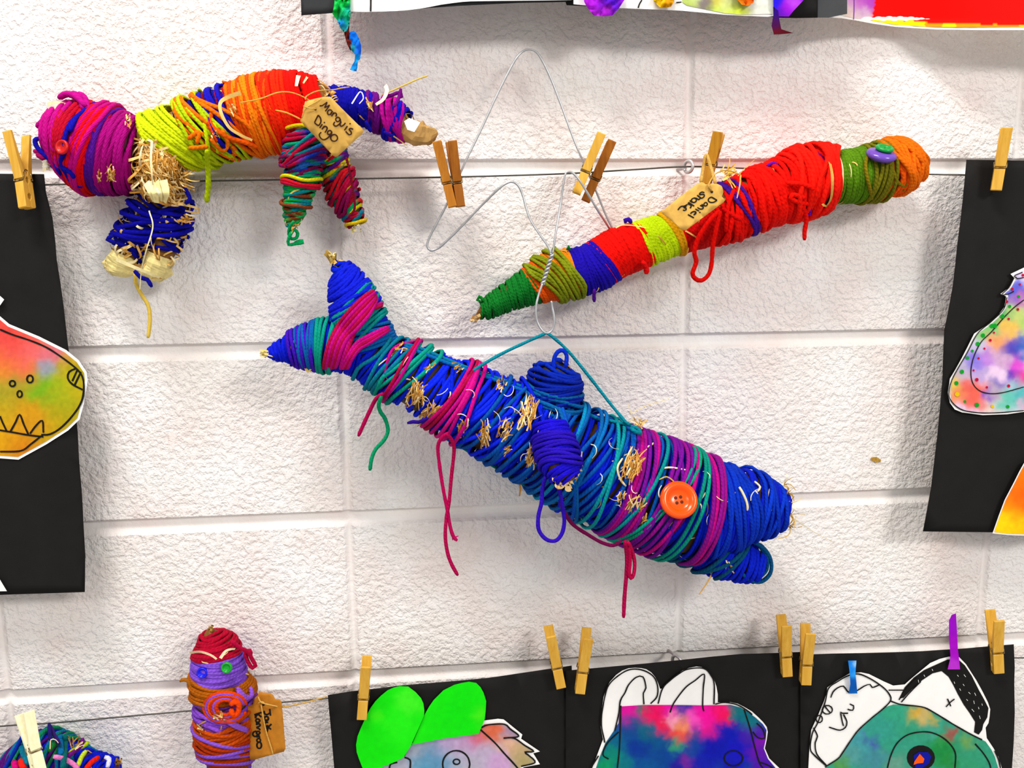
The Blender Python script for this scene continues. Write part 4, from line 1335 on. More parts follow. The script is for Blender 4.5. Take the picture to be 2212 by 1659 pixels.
# straw neck patch
nk = Body([(322, 300, 30, DD + .012), (332, 335, 44, DD + .012), (345, 370, 52, DD + .01), (352, 405, 48, DD + .004), (354, 430, 40, DD)])
n1 = nk.core('neck', STRAW, dingo, '#b07d38', .002, 44, 100, label='bare straw neck')
mb = MB()
nk.straws(mb, 90, 45, lift=(.001, .012), th=(.2, 2.9), width=(2.5, 6), length=(25, 60), cols=('#e8c078', '#d09a44', '#f4e0ae', '#b98536', '#efd08e'))
patch(mb, nk, [(345, 368, 40, 46, 1.2, 90, 81), (352, 350, 34, 50, .5, 60, 82), (330, 345, 24, 40, 1.9, 40, 83), (362, 400, 34, 34, .9, 46, 84)], .003)
tuft(mb, 385, 385, DD + .02, .5, .8, 14, (16, 40), 46, width=4, wide=18)
tuft(mb, 315, 345, DD + .03, 2.3, .9, 12, (12, 28), 47, width=4, wide=14)
blade(mb, [(328, 305, .12), (326, 340, .124), (328, 378, .122), (330, 400, .115)], 6, ('#f4e4b8',))
mb.build('loose_straw', STRAW, n1)['kind'] = 'stuff'
mb = MB()
for k in range(7):
    blade(mb, [(318 + k * 5.5 + random.uniform(-4, 4), 396 + random.uniform(-8, 8), .1), (324 + k * 5 + random.uniform(-6, 6), 416, .108 + k * .0004), (330 + k * 4, 434 + random.uniform(-8, 6), .1)], 17, ('#f0e3b4', '#e8d698', '#f6eecb'))
mb.parts('paper_strip', STRAW, n1, 'cream paper strip above the front legs')
# front legs
FLEGS = []
for (pts, foot, sd, n) in (([(335, 425, 34, DD - .004), (322, 450, 36, DD - .006), (305, 485, 36, DD - .008), (288, 520, 36, DD - .01), (276, 545, 33, DD - .01), (268, 560, 22, DD - .01)], (262, 570), 48, 13),
                           ([(380, 415, 26, DD - .012), (378, 445, 31, DD - .012), (370, 480, 34, DD - .012), (360, 515, 34, DD - .012), (350, 545, 32, DD - .012), (344, 562, 24, DD - .012)], (335, 580), 49, 12)):
    lb = Body(pts)
    lg = lb.core('front_leg', STRAW, dingo, '#8a5f2a', .003, sd, 40)
    bands(lg, lb, 'deep blue yarn winding', [((pts[0][0], pts[0][1]), (pts[-2][0], pts[-2][1]), n, '#10108f', dict(yr=5.4, seed=sd, tilt=4, jit=9, tilt_jit=30, lump=.9)), ((pts[1][0], pts[1][1]), (pts[3][0], pts[3][1]), 6, '#1512a8', dict(yr=5.4, seed=sd + 5, tilt=-14, jit=9, tilt_jit=30, layer=1.1))])
    mb = MB()
    lb.straws(mb, 26, sd + 9, lift=(.003, .007), th=(.3, 2.8), width=(2.5, 6), length=(16, 40), cols=('#e0b870', '#f0dcae', '#c8964a'))
    mb.build('straw_filling', STRAW, lg)['kind'] = 'stuff'
    fbod = Body([(pts[-1][0] + 2, pts[-1][1] - 12, 28, pts[-1][3]), (foot[0], foot[1], 29, pts[-1][3]), (foot[0] - 3, foot[1] + 18, 24, pts[-1][3]), (foot[0] - 4, foot[1] + 27, 14, pts[-1][3])])
    fbod.core('paper_foot', STRAW, lg, '#dccb8a', 0, sd + 3, 10, rough=.3, label='cream paper foot', freq=110, facet=True, seg=14)
    FLEGS.append((lb, lg))
mb = MB()
for p in ([(250, 525), (238, 520), (232, 517), (244, 508)], [(290, 585), (305, 600), (318, 604), (328, 620)], [(400, 440), (410, 430), (402, 412), (392, 398)]):
    strand(mb, [(x, y, .07) for x, y in p], '#10108f', 4.6)
mb.parts('yarn_end', YARN, dingo, 'loose navy yarn ends by the front legs')
mb = MB()
strand(mb, [(292, 590, .06), (295, 615, .055), (308, 640, .05), (320, 660, .048), (324, 690, .048), (320, 730, .048)], '#d8b850', 4.2)
blade(mb, [(322, 455, .1), (330, 490, .1), (316, 540, .095), (306, 580, .08), (302, 625, .07)], 3.2, ('#f0e2b8',))
blade(mb, [(250, 560, .075), (285, 575, .085), (325, 592, .08), (345, 600, .07)], 9, ('#eadba4',))
blade(mb, [(385, 440, .07), (410, 445, .065), (430, 452, .06), (425, 460, .058), (400, 455, .06)], 6, ('#dcb878',))
tuft(mb, 392, 470, .06, .3, .8, 10, (12, 26), 51, width=4, wide=12)
mb.parts('straw_wisp', STRAW, dingo)
# hind legs with many-coloured yarn
POLY = ['#0a8a8c', '#7a1250', '#1a3aa8', '#b80a3c', '#5a1a80', '#0a9a70', '#2a6ab8']
POLYG = ['#0a9a50', '#10b040', '#0a8f84', '#16a85a', '#8a4020', '#12a848', '#0c8a9a']
POLYM = ['#a80a48', '#0a7a90', '#b01030', '#5a1a80', '#0a9a60', '#d0202a', '#c8c010']
l1 = Body([(672, 285, 40, DD + .018), (662, 310, 46, DD + .022), (655, 345, 43, DD + .022), (652, 380, 36, DD + .02), (646, 415, 31, DD + .018), (638, 445, 25, DD + .016), (633, 470, 19, DD + .014), (631, 488, 12, DD + .013)])
lg1 = l1.core('hind_leg', STRAW, dingo, '#5a4020', .003, 52, 6)
bands(lg1, l1, 'teal, plum and blue variegated yarn', [((668, 292), (654, 385), 22, TEAL, dict(yr=4.5, seed=83, tilt=-14, jit=5, tilt_jit=30, lump=.9, palette=POLY, pal_scale=.12)), ((662, 305), (656, 350), 6, TEAL, dict(yr=4.5, seed=84, tilt=-30, jit=5, tilt_jit=30, layer=1.1, palette=POLY, pal_scale=.2))])
bands(lg1, l1, 'green variegated yarn', [((653, 370), (632, 486), 26, GREEN, dict(yr=4.4, seed=85, tilt=-6, jit=4, tilt_jit=14, lump=.8, palette=POLYG, pal_scale=.1))])
mb = MB()
for k, (t, c) in enumerate((((668, 291), '#d8c010'), ((652, 378), '#d8d020'), ((651, 388), '#d01a30'), ((650, 394), '#c01040'), ((641, 436), '#8a4a28'))):
    l1.loop(mb, (t[0], t[1] + 2), (t[0], t[1] + 9), c, 4.2, 1.2, 110 + k)
mb.parts('yarn_ring', YARN, lg1)
mb = MB()
strand(mb, [(634, 478, .078), (626, 492, .07), (624, 506, .066), (630, 516, .065), (640, 514, .066), (643, 504, .067), (636, 496, .069), (628, 505, .07), (622, 522, .066), (624, 529, .065), (640, 526, .064), (654, 524, .064), (653, 520, .064), (636, 524, .064)], '#0fa860', 3.8)
mb.parts('yarn_loop', YARN, lg1, 'green yarn loop at the foot')
mb = MB()
tuft(mb, 634, 486, .07, 1.2, .9, 8, (8, 18), 53, width=4, wide=5)
mb.build('straw_tip', STRAW, lg1)['kind'] = 'stuff'
l2 = Body([(706, 300, 36, DD - .004), (712, 335, 38, DD - .006), (720, 365, 37, DD - .008), (730, 395, 34, DD - .01), (743, 422, 31, DD - .012), (757, 450, 26, DD - .012), (766, 475, 20, DD - .012), (769, 488, 14, DD - .012)])
lg2 = l2.core('hind_leg', STRAW, dingo, '#5a4020', .003, 54, 6)
bands(lg2, l2, 'plum, teal and green variegated yarn', [((707, 305), (768, 484), 42, CRIM, dict(yr=4.3, seed=86, tilt=-8, jit=5, tilt_jit=20, lump=.9, palette=POLYM, pal_scale=.09)), ((725, 385), (755, 445), 6, CRIM, dict(yr=4.3, seed=87, tilt=-26, jit=5, tilt_jit=30, layer=1.1, palette=['#b00a40', '#8a0a50', '#c81a2a']))])
mb = MB()
strand(mb, [(748, 340, .07), (755, 370, .072), (762, 410, .07), (766, 450, .068), (752, 470, .07)], '#7a1030', 2.6)
l2.loop(mb, (768, 480), (768, 486), '#d8b820', 4.2, 1, 120)
mb.parts('yarn_ring', YARN, lg2)
mb = MB()
tuft(mb, 770, 484, DD - .008, 1.3, .5, 8, (6, 12), 55, ('#e8d690', '#f0e2ac'), 7, 10)
mb.build('straw_tip', STRAW, lg2)['kind'] = 'stuff'
# tail
tl = Body([(706, 228, 34, DD), (725, 222, 34, DD), (748, 226, 37, DD), (775, 232, 35, DD), (802, 240, 36, DD), (830, 252, 38, DD), (855, 264, 34, DD), (876, 275, 26, DD), (888, 282, 20, DD)])
tg = tl.core('tail', STRAW, dingo, '#a8824a', .003, 56, 20)
bands(tg, tl, 'navy blue yarn winding', [((722, 223), (775, 232), 15, '#1210a0', dict(yr=5, seed=88, tilt=-6, jit=3, tilt_jit=8)), ((775, 232), (812, 244), 7, '#1812a8', dict(yr=5, seed=89, tilt=-16, jit=7, tilt_jit=24)), ((845, 258), (872, 272), 4, '#1a18b8', dict(yr=5, seed=90, layer=1, jit=6))])
bands(tg, tl, 'purple yarn winding', [((800, 239), (862, 268), 13, '#6e0e7c', dict(yr=5, seed=91, tilt=-14, jit=7, tilt_jit=24, lump=1)), ((830, 252), (874, 274), 6, '#c00e98', dict(yr=5, seed=92, tilt=-20, jit=8, tilt_jit=24, layer=1.1))])
mb = MB()
strand(mb, [(825, 212, .08), (845, 206, .078), (862, 200, .076), (868, 208, .076), (860, 212, .078)], '#78107e', 4)
strand(mb, [(866, 192, .076), (862, 210, .078), (852, 230, .086)], '#7a1282', 4)
strand(mb, [(790, 262, .08), (796, 275, .076), (802, 285, .074)], '#1812a0', 4.4)
strand(mb, [(830, 285, .08), (842, 292, .076), (850, 294, .074)], '#2a14a0', 4)
mb.parts('yarn_end', YARN, tg, 'loose purple yarn ends on the tail')
mb = MB()
strand(mb, [(826, 205, .08), (860, 190, .076), (900, 172, .07), (925, 163, .068)], '#d8b458', 1.8)
blade(mb, [(832, 184, .08), (836, 195, .086), (828, 214, .09), (812, 226, .092)], 9, ('#f2e0c0',))
blade(mb, [(760, 224, .095), (778, 198, .08), (785, 212, .084), (776, 224, .09)], 3, ('#f2e8d2',))
blade(mb, [(850, 294, .08), (866, 305, .074), (880, 316, .072)], 3, ('#c8a860',))
patch(mb, tl, [(797, 226, 6, 18, 1.3, 12, 71), (712, 212, 14, 16, -.3, 26, 72)], .006)
mb.parts('straw_wisp', STRAW, tg)
tp = Body([(872, 272, 19, DD + .004), (888, 283, 23, DD + .004), (905, 290, 24, DD + .004), (922, 291, 21, DD + .004), (936, 288, 13, DD + .004), (945, 285, 4, DD + .004)])
tp.core('paper_tip', KRAFTBAG, tg, '#a88050', 0, 57, 0, rough=.34, label='crumpled brown paper tip', freq=110, facet=True, seg=14)
mb = MB()
mb.add([P(873, 262, .088), P(884, 255, .086), (P(908, 264, .082)), P(895, 285, .088), P(880, 280, .09)], [(4, 3, 2, 1, 0)], lin('#f6f2ea'))
mb.build('masking_tape', STRAW, tg, False, 'white tape on the tail tip')

# =====================================================================================
#                              PAPER TAGS
# =====================================================================================
def name_tag(label, outline, s, ox, oy, d, lines, hole, mat, ink, width, string=None, parent=None):
    t = thing('name_tag', label, 'tag', P(*conv([outline[0]], s, ox, oy)[0], d(*conv([outline[0]], s, ox, oy)[0]) if callable(d) else d))
    card = sheet('card', conv(outline, s, ox, oy), d, mat, t, 16, None, None, None, .0006)
    strokes('handwriting', [conv(l, s, ox, oy) for l in lines], d, ink, t, width, True, .0005, None, 1.6)
    if hole:
        mb = MB()
        x, y = conv([hole[:2]], s, ox, oy)[0]
        dd = d(x, y) if callable(d) else d
        k = 14
        r = hole[2] * s
        mb.add([P(x + r * math.cos(a), y + r * math.sin(a), dd + .0004) for a in np.linspace(0, 2 * PI, k + 1)[:-1]], [tuple(range(k - 1, -1, -1))])
        mb.build('string_hole', INK, t)
    if string:
        mb = MB()
        for ln in string:
            strand(mb, ln, '#c8a055', 1.5, 3, 6)
        mb.build('string', TWINE, t)
    return t
def ring_pts(cx, cy, rx, ry, a0=0, n=10, over=1):
    return [(cx + rx * math.cos(a0 + 2 * PI * k / n), cy + ry * math.sin(a0 + 2 * PI * k / n)) for k in range(n + over)]
dtag = lambda x, y: .128 - (y - 200) * .00010
name_tag('kraft tag with two handwritten words tied over the hind leg of the dog',
         [(760, 195), (1120, 560), (1480, 915), (1506, 970), (1480, 1022), (935, 1525), (880, 1547), (830, 1520), (460, 1130), (85, 740), (150, 600), (145, 490), (200, 300), (400, 245), (600, 200)], .09644, 640, 190, dtag,
         [[(525, 400), (580, 395), (640, 355), (690, 318)], [(690, 318), (660, 390), (632, 440)], [(632, 440), (690, 415), (748, 382)], [(748, 382), (700, 455), (650, 522)],
          [(800, 505), (745, 488), (702, 530), (712, 590), (760, 590), (800, 530)], [(815, 515), (765, 605)],
          [(845, 545), (790, 635)], [(815, 595), (868, 556), (905, 598), (880, 640)],
          [(985, 690), (940, 655), (888, 680), (892, 735), (945, 752), (985, 700)], [(985, 690), (990, 770), (940, 830), (880, 855), (835, 815), (865, 758)],
          [(1008, 755), (980, 815), (1005, 858), (1060, 830), (1102, 782)],
          [(1145, 855), (1078, 948)], [(1205, 802)],
          [(1275, 925), (1215, 905), (1185, 930), (1230, 985), (1230, 1030), (1190, 1048), (1145, 1015), (1108, 970)],
          [(492, 608), (450, 690), (408, 775)], [(492, 608), (545, 680), (548, 770), (500, 845)], [(500, 845), (450, 815), (408, 775)],
          [(585, 812), (525, 895)], [(630, 775)],
          [(632, 848), (575, 928)], [(600, 895), (650, 858), (692, 890), (678, 945), (640, 998)],
          [(800, 985), (755, 950), (705, 980), (708, 1035), (765, 1035), (800, 985)], [(800, 985), (770, 1050), (690, 1130), (610, 1158), (545, 1120), (515, 1045), (560, 990)],
          ring_pts(848, 1118, 78, 75)],
         (430, 475, 26), KRAFT, BROWNINK, 2.7,
         [[(652, 255, .127), (660, 235, .129), (680, 222, .13), (695, 213, .129)], [(655, 229, .129), (668, 234, .13), (684, 235, .127)], [(660, 215, .127), (662, 208, .12), (685, 197, .112), (720, 194, .095), (740, 190, .088), (755, 188, .086)]])
stag = lambda x, y: .104 + (x - 1500) * .00003
name_tag('kraft tag handwritten with two words on the red snake below the brown clothespin',
         [(1000, 335), (1060, 295), (1130, 273), (1180, 290), (1240, 332), (1300, 325), (1400, 312), (1540, 322), (1640, 370), (1672, 430), (1690, 545), (1650, 645), (1700, 695), (1722, 740), (1690, 795), (1200, 1160), (745, 1500), (680, 1517), (618, 1490), (370, 1275), (115, 1065), (108, 1035), (500, 710)], .08439, 1420, 370, stag,
         [[(1205, 548), (1145, 530), (1085, 565), (1078, 600), (1150, 588), (1205, 605), (1185, 660), (1125, 695)],
          [(1020, 612), (1125, 690)], [(1110, 680), (1060, 722), (1000, 690), (940, 680)],
          [(945, 682), (1000, 715), (985, 775), (925, 797), (875, 765), (885, 710), (945, 682)], [(890, 790), (828, 748)],
          [(790, 795), (945, 890)], [(775, 830), (840, 850), (868, 890), (838, 948)],
          [(745, 905), (690, 900), (680, 930), (735, 945), (735, 985), (690, 1000), (655, 990)], [(770, 850), (690, 890), (600, 905), (525, 990)],
          [(1385, 658), (1455, 698), (1528, 740)], [(1528, 740), (1450, 788), (1370, 795), (1305, 755), (1320, 695), (1385, 658)],
          [(1245, 792), (1285, 830), (1255, 882), (1195, 875), (1200, 820), (1245, 792)], [(1195, 875), (1130, 850)],
          [(1095, 872), (1170, 905), (1165, 955), (1100, 965), (1025, 925)],
          [(975, 965), (1068, 1015)], [(1090, 1052)],
          [(945, 1095), (985, 1078), (985, 1040), (930, 1030), (870, 1060), (850, 1088)], [(985, 1040), (965, 1100), (925, 1112)],
          [(783, 1106), (938, 1192)]],
         (1395, 525, 34), KRAFT, INK, 2.7,
         [[(1538, 413, .106), (1531, 402, .108), (1534, 392, .104), (1545, 376, .098), (1565, 368, .096), (1585, 371, .096), (1600, 378, .1)], [(1529, 408, .107), (1533, 400, .107), (1537, 412, .106)]])
# loop of thick natural cord that ties the snake to the pin
mb = MB()
strand(mb, [(1546, 398, .09), (1536, 364, .082), (1526, 335, .078), (1519, 365, .076), (1514, 395, .08)], '#e8c070', 4)
mb.parts('hanging_string', TWINE, snake, 'thick straw-coloured cord over the clothespin')
ktag = lambda x, y: .062 + (x - 535) * .00012
name_tag('kraft tag handwritten with two words beside the purple and brown yarn figure',
         [(305, 470), (318, 425), (430, 385), (442, 310), (465, 255), (525, 205), (548, 140), (640, 150), (760, 165), (830, 200), (870, 285), (960, 288), (1000, 340), (1040, 800), (1077, 1270), (1050, 1332), (700, 1425), (400, 1512), (360, 1480), (330, 900)], .10789, 500, 1480, ktag,
         [[(765, 478), (782, 612)], [(772, 552), (715, 590), (665, 570), (655, 515)],
          [(742, 650), (700, 625), (655, 660), (680, 705), (730, 695), (742, 650)], [(742, 690), (665, 712)],
          [(735, 745), (690, 745), (662, 785), (690, 825), (735, 805)],
          [(800, 780), (735, 840), (668, 885)], [(735, 840), (792, 885)], [(735, 845), (705, 942)],
          [(605, 545), (530, 570), (458, 595)], [(478, 600), (490, 660)], [(535, 580), (597, 640)], [(535, 580), (490, 625), (478, 665)],
          [(568, 695), (520, 675), (485, 712), (525, 745), (565, 720), (568, 695)], [(560, 740), (488, 760)],
          [(565, 770), (488, 790)], [(560, 775), (575, 810), (500, 850)], [(500, 850), (565, 880), (570, 905)],
          [(568, 935), (520, 925), (500, 965), (540, 985), (570, 960), (568, 935)], [(500, 920), (440, 945), (430, 1000), (480, 1030), (540, 985)],
          [(568, 1010), (500, 1045)], [(530, 1025), (575, 1055)],
          ring_pts(545, 1105, 38, 36), ring_pts(555, 1205, 46, 64)],
         (640, 390, 26), KRAFT2, INK, 3.6,
         [[(558, 1505, .068), (561, 1513, .07), (566, 1518, .07), (585, 1523, .071), (612, 1527, .066), (650, 1520, .05), (680, 1512, .04), (706, 1505, .034)], [(564, 1522, .068), (568, 1545, .069), (575, 1580, .07), (586, 1615, .071), (590, 1630, .071)], [(556, 1520, .067), (566, 1516, .07), (572, 1520, .07)]])

# =====================================================================================
#                              KANGAROO
# =====================================================================================
DKG = .042
kang = thing('yarn_kangaroo', 'upright purple and brown yarn figure with blue and green button eyes', 'craft animal', P(480, 1500, DKG))
kb = Body([(452, 1358, 10, DKG), (456, 1372, 25, DKG), (464, 1392, 44, DKG), (469, 1415, 52, DKG), (472, 1445, 55, DKG), (476, 1480, 58, DKG), (486, 1515, 66, DKG), (490, 1550, 64, DKG), (490, 1585, 60, DKG), (495, 1620, 52, DKG), (497, 1650, 42, DKG), (498, 1690, 40, DKG), (498, 1730, 36, DKG)])
k1 = kb.core('body', STRAW, kang, '#7a5222', .003, 60, 30)
KK = dict(yr=4.3, jit=3.5, lump=.8, tilt_jit=10)
band(k1, kb, (456, 1368), (469, 1412), 15, '#b00a34', 'crimson yarn round the top', **dict(KK, seed=130, tilt=3))
bands(k1, kb, 'lavender yarn winding', [((469, 1410), (474, 1470), 16, '#8a5ad0', dict(KK, seed=131, tilt=5)), ((484, 1505), (490, 1600), 18, '#8a50c4', dict(KK, seed=132, tilt=12, jit=8, tilt_jit=34)), ((496, 1628), (498, 1720), 18, '#7a3fc0', dict(KK, seed=133, tilt=0)), ((490, 1575), (495, 1625), 4, '#8a58c8', dict(KK, seed=138, tilt=20, layer=1.4, tilt_jit=40, jit=8))])
bands(k1, kb, 'brown orange yarn winding', [((473, 1462), (482, 1500), 10, '#b0620c', dict(KK, seed=134, tilt=14, layer=.8)), ((488, 1535), (491, 1580), 8, '#c0500c', dict(KK, seed=135, tilt=-14, jit=7, tilt_jit=30, layer=.8)), ((490, 1572), (496, 1632), 15, '#8a4410', dict(KK, seed=136, tilt=8, layer=.6)), ((490, 1570), (496, 1628), 6, '#b03a08', dict(KK, seed=137, tilt=16, layer=1.2))])
def kx(mb):
    for i in range(6):
        r = 44 - i * 5
        drape(mb, [kb], [(487 + r * math.cos(a) * 1.05, 1528 + r * math.sin(a) * (.72 + .03 * i)) for a in np.linspace(.3 + i * .1, 2 * PI - .2, 9)], ('#e0480a', '#9a5ad0', '#e8560c', '#c83a08', '#a060d0', '#e0480a')[i], 4.4, 2.4)
    drape(mb, [kb], [(498, 1523), (506, 1516), (516, 1522), (514, 1540), (504, 1545), (499, 1532)], '#f0500a', 6, 4)
    for i in range(3):
        drape(mb, [kb], [(478 + i * 6, 1550 - i * 4), (505, 1568 - i * 3), (535, 1580 - i * 2)], '#9a60d0', 4.2, 2.4)
    for i in range(4):
        drape(mb, [kb], [(540, 1484 + i * 7), (545, 1500 + i * 2), (530, 1510 - i * 2), (512, 1500 - i * 5)], '#9a60d4', 4.2, 2.2)
part_wrap(k1, kx, 'orange and lavender swirl on the belly')
mb = MB()
strand(mb, [(500, 1385, .075), (520, 1400, .07), (535, 1408, .062), (545, 1425, .058), (552, 1438, .056), (545, 1443, .056), (536, 1430, .056), (530, 1410, .058), (540, 1405, .058), (542, 1418, .056)], '#c00e48', 4.4)
mb.parts('dangling_strand', YARN, kang, 'crimson curl beside the head')
mb = MB()
strand(mb, [(413, 1487, .06), (405, 1470, .055), (392, 1469, .054), (389, 1472, .054)], '#a86a1c', 4)
strand(mb, [(432, 1505, .066), (418, 1490, .062), (408, 1470, .058)], '#a86a1c', 4)
mb.parts('yarn_end', YARN, kang, 'brown yarn ends at the left side')
mb = MB()
blade(mb, [(410, 1410, .07), (432, 1408, .085), (455, 1415, .09), (468, 1424, .09)], 8, ('#f2d8ae',))
blade(mb, [(476, 1422, .09), (488, 1406, .088), (502, 1402, .084), (508, 1402, .08)], 7, ('#f4e0b8',))
tuft(mb, 455, 1366, DKG, -1.5, .6, 8, (10, 18), 61, ('#b08a4a', '#c8a05a'), 6, 6)
tuft(mb, 470, 1545, .084, .6, 1.2, 8, (10, 24), 62, width=4, wide=10)
tuft(mb, 430, 1568, .074, .3, 1.0, 5, (10, 18), 63, width=4, wide=6)
mb.parts('straw_wisp', STRAW, kang)
button('button_eye', 437, 1453, kb.front(437, 1453)[0] + .006, 12, -FWD, mat_gloss('blue_button', '#1a1cd8', .3), DHOLE, kang, 0, .5, 'blue button')
button('button_eye', 490, 1442, kb.front(490, 1442)[0] + .006, 12, -FWD, mat_gloss('leaf_green_button', '#12a030', .3), DHOLE, kang, 0, .5, 'green button')

# =====================================================================================
#                              BLUE BUNDLE, BOTTOM LEFT
# =====================================================================================
DB = .05
bun = thing('yarn_animal', 'multicoloured blue yarn animal cut off by the bottom left corner of the picture', 'craft animal', P(110, 1659, DB))
bb = Body([(252, 1645, 10, DB), (240, 1658, 28, DB), (215, 1672, 48, DB), (180, 1685, 68, DB), (130, 1700, 112, DB), (80, 1712, 116, DB), (30, 1725, 90, DB), (-30, 1735, 80, DB), (-90, 1745, 60, DB)])
u1 = bb.core('body', STRAW, bun, '#4a2a5a', .003, 64, 20)
UK = dict(yr=4.4, jit=8, lump=1.0, tilt_jit=24)
bands(u1, bb, 'royal blue yarn winding', [((246, 1652), (40, 1722), 46, '#0c20c8', dict(UK, seed=140, tilt=20))])
bands(u1, bb, 'teal yarn winding', [((215, 1672), (60, 1716), 12, '#0a7a9c', dict(UK, seed=141, tilt=-20, layer=1.1, tilt_jit=50)), ((150, 1694), (60, 1716), 6, '#1a8a5a', dict(UK, seed=142, tilt=30, layer=1.4, tilt_jit=50))])
bands(u1, bb, 'plum yarn winding', [((170, 1688), (30, 1724), 9, '#5a1478', dict(UK, seed=143, tilt=10, layer=1, tilt_jit=50))])
def ux(mb):
    for p, c, y in (([(115, 1634), (135, 1638), (155, 1648), (170, 1662)], '#f08ac8', 5), ([(186, 1622), (176, 1636), (168, 1656)], '#c8e038', 5), ([(213, 1636), (198, 1646), (184, 1662)], '#f02a10', 5.4), ([(226, 1635), (236, 1640), (232, 1658)], '#d8d8f8', 5), ([(190, 1604), (180, 1612), (160, 1620), (150, 1626)], '#b8d020', 4.6), ([(178, 1596), (176, 1610), (160, 1624), (146, 1634)], '#7a1a8a', 5), ([(30, 1645), (36, 1662)], '#d0107c', 7), ([(45, 1640), (52, 1662)], '#f02a20', 7), ([(50, 1590), (48, 1620), (62, 1650)], '#0a7a94', 6), ([(122, 1605), (105, 1622)], '#1a7a30', 5), ([(142, 1588), (140, 1620), (136, 1660)], '#0a6a6a', 6), ([(130, 1588), (132, 1630)], '#0a74a8', 6)):
        drape(mb, [bb], p, c, y, 3)
part_wrap(u1, ux, 'pink, lime, red and white strands')
mb = MB()
strand(mb, [(52, 1585, .085), (36, 1615, .085), (22, 1640, .085), (8, 1668, .085)], '#0c3ab0', 4.6)
strand(mb, [(106, 1563, .04), (107, 1580, .06), (110, 1600, .08)], '#241a70', 4)
strand(mb, [(107, 1566, .04), (116, 1585, .06), (128, 1606, .09)], '#3a1a70', 4)
mb.parts('hanging_string', YARN, bun, 'blue strings up to the wire')
mb = MB()
tuft(mb, 160, 1612, .1, -1.0, .8, 10, (14, 26), 65, width=4, wide=8)
tuft(mb, 252, 1650, .055, -.6, .6, 8, (10, 16), 66, ('#c8a05a', '#b8863c'), 6, 5)
blade(mb, [(108, 1618, .1), (110, 1598, .1), (120, 1598, .1), (126, 1605, .1)], 3, ('#f0d8b0',))
mb.parts('straw_wisp', STRAW, bun)

# =====================================================================================
#                              PAINTED PAPER COLLAGES
# =====================================================================================
def dwave(d0, amp=.0015, seed=0):
    return lambda x, y: d0 + amp * noise.noise(Vector((x * .004, y * .004, seed)))
def plus(d, k):
    return lambda x, y: d(x, y) + k
# ---- left sheet with the toothy muzzle
dl = lambda x, y: .036 + .006 * max(0, min(1, (y - 375) / 900)) + .0018 * noise.noise(Vector((x * .006, y * .005, 3)))
al = thing('paper_collage', 'black sheet at the left edge with a painted toothy muzzle cut-out', 'artwork', P(20, 400, .036))
sheet('backing_sheet', [(-330, 372), (95, 376), (99, 415), (113, 470), (119, 520), (122, 560), (130, 610), (137, 660), (146, 740), (155, 810), (163, 880), (168, 940), (171, 1000), (177, 1070), (180, 1130), (184, 1200), (183, 1279), (-330, 1296)], dl, BLACK, al, 40, None, None, None, .0004)
c12 = lambda pts: conv(pts, .446, 0, 560)
out = [(-260, 660), (-120, 655), (0, 683), (20, 700), (85, 727), (143, 756), (170, 778), (187, 803), (189, 820), (187, 838), (181, 872), (172, 906), (147, 930), (100, 960), (40, 993), (0, 990), (-130, 985), (-260, 960)]
dl1 = lambda x, y: dl(x, y) + .0012 + .006 * max(0, min(1, (x - 120) / 70))
sheet('white_border', out, dl1, PAPER, al, 24)
inn = inset(out, 6)
sheet('painted_shape', inn, plus(dl1, .0006), PAINT, al, 5, painter('#c89a14', [
    (20, 730, 60, '#d83a3a'), (60, 765, 40, '#e85a7a'), (0, 745, 60, '#e04a5a'), (110, 765, 30, '#d06a80'), (40, 790, 60, '#d8782a'), (100, 797, 22, '#6a9ac0'), (100, 840, 40, '#4aa81c'), (70, 845, 30, '#5ab020'), (130, 868, 40, '#9aa01c'), (0, 850, 50, '#8aa030'), (30, 860, 40, '#a8901a'), (20, 910, 60, '#c8a018'), (60, 905, 50, '#d0881c'), (140, 830, 40, '#b8a818'), (160, 810, 30, '#a09818'), (0, 960, 60, '#d09a14'), (50, 970, 50, '#c86a14'), (100, 930, 50, '#b89a18'), (150, 900, 30, '#a89a14'), (0, 800, 40, '#e08a30'), (30, 820, 25, '#5a9a40')], 16, .03, .14, 1))
strokes('marker_lines', [
    c12([(0, 340), (60, 365), (150, 395), (230, 430), (320, 490), (380, 540), (402, 580), (405, 640), (390, 700), (345, 765), (290, 820), (240, 848), (200, 850)]),
    c12([(-40, 820), (0, 828), (60, 838), (140, 852), (210, 860)]),
    c12([(0, 760), (12, 790), (32, 832)]), c12([(50, 835), (75, 790), (95, 752), (115, 800), (138, 850)]), c12([(145, 845), (175, 805), (205, 782), (210, 840)]),
    c12([(205, 852), (150, 895), (100, 928), (0, 932)]),
    c12([(365, 530), (335, 545), (328, 575), (350, 605), (400, 632)]), c12([(375, 535), (350, 590)]), c12([(392, 545), (362, 608)]),
    c12(ring_pts(60, 602, 14, 14)), c12(ring_pts(145, 580, 15, 18)), c12(ring_pts(95, 653, 12, 16))], plus(dl1, .0008), INK, al, 3.8)
sheet('paper_point', [(0, 639), (9, 647), (0, 660), (-30, 668), (-40, 640)], plus(dl, .004), PAPER, al, 20)
sheet('paper_point', [(0, 1252), (15, 1277), (-40, 1278), (-40, 1230)], plus(dl, .004), PAPER, al, 20)

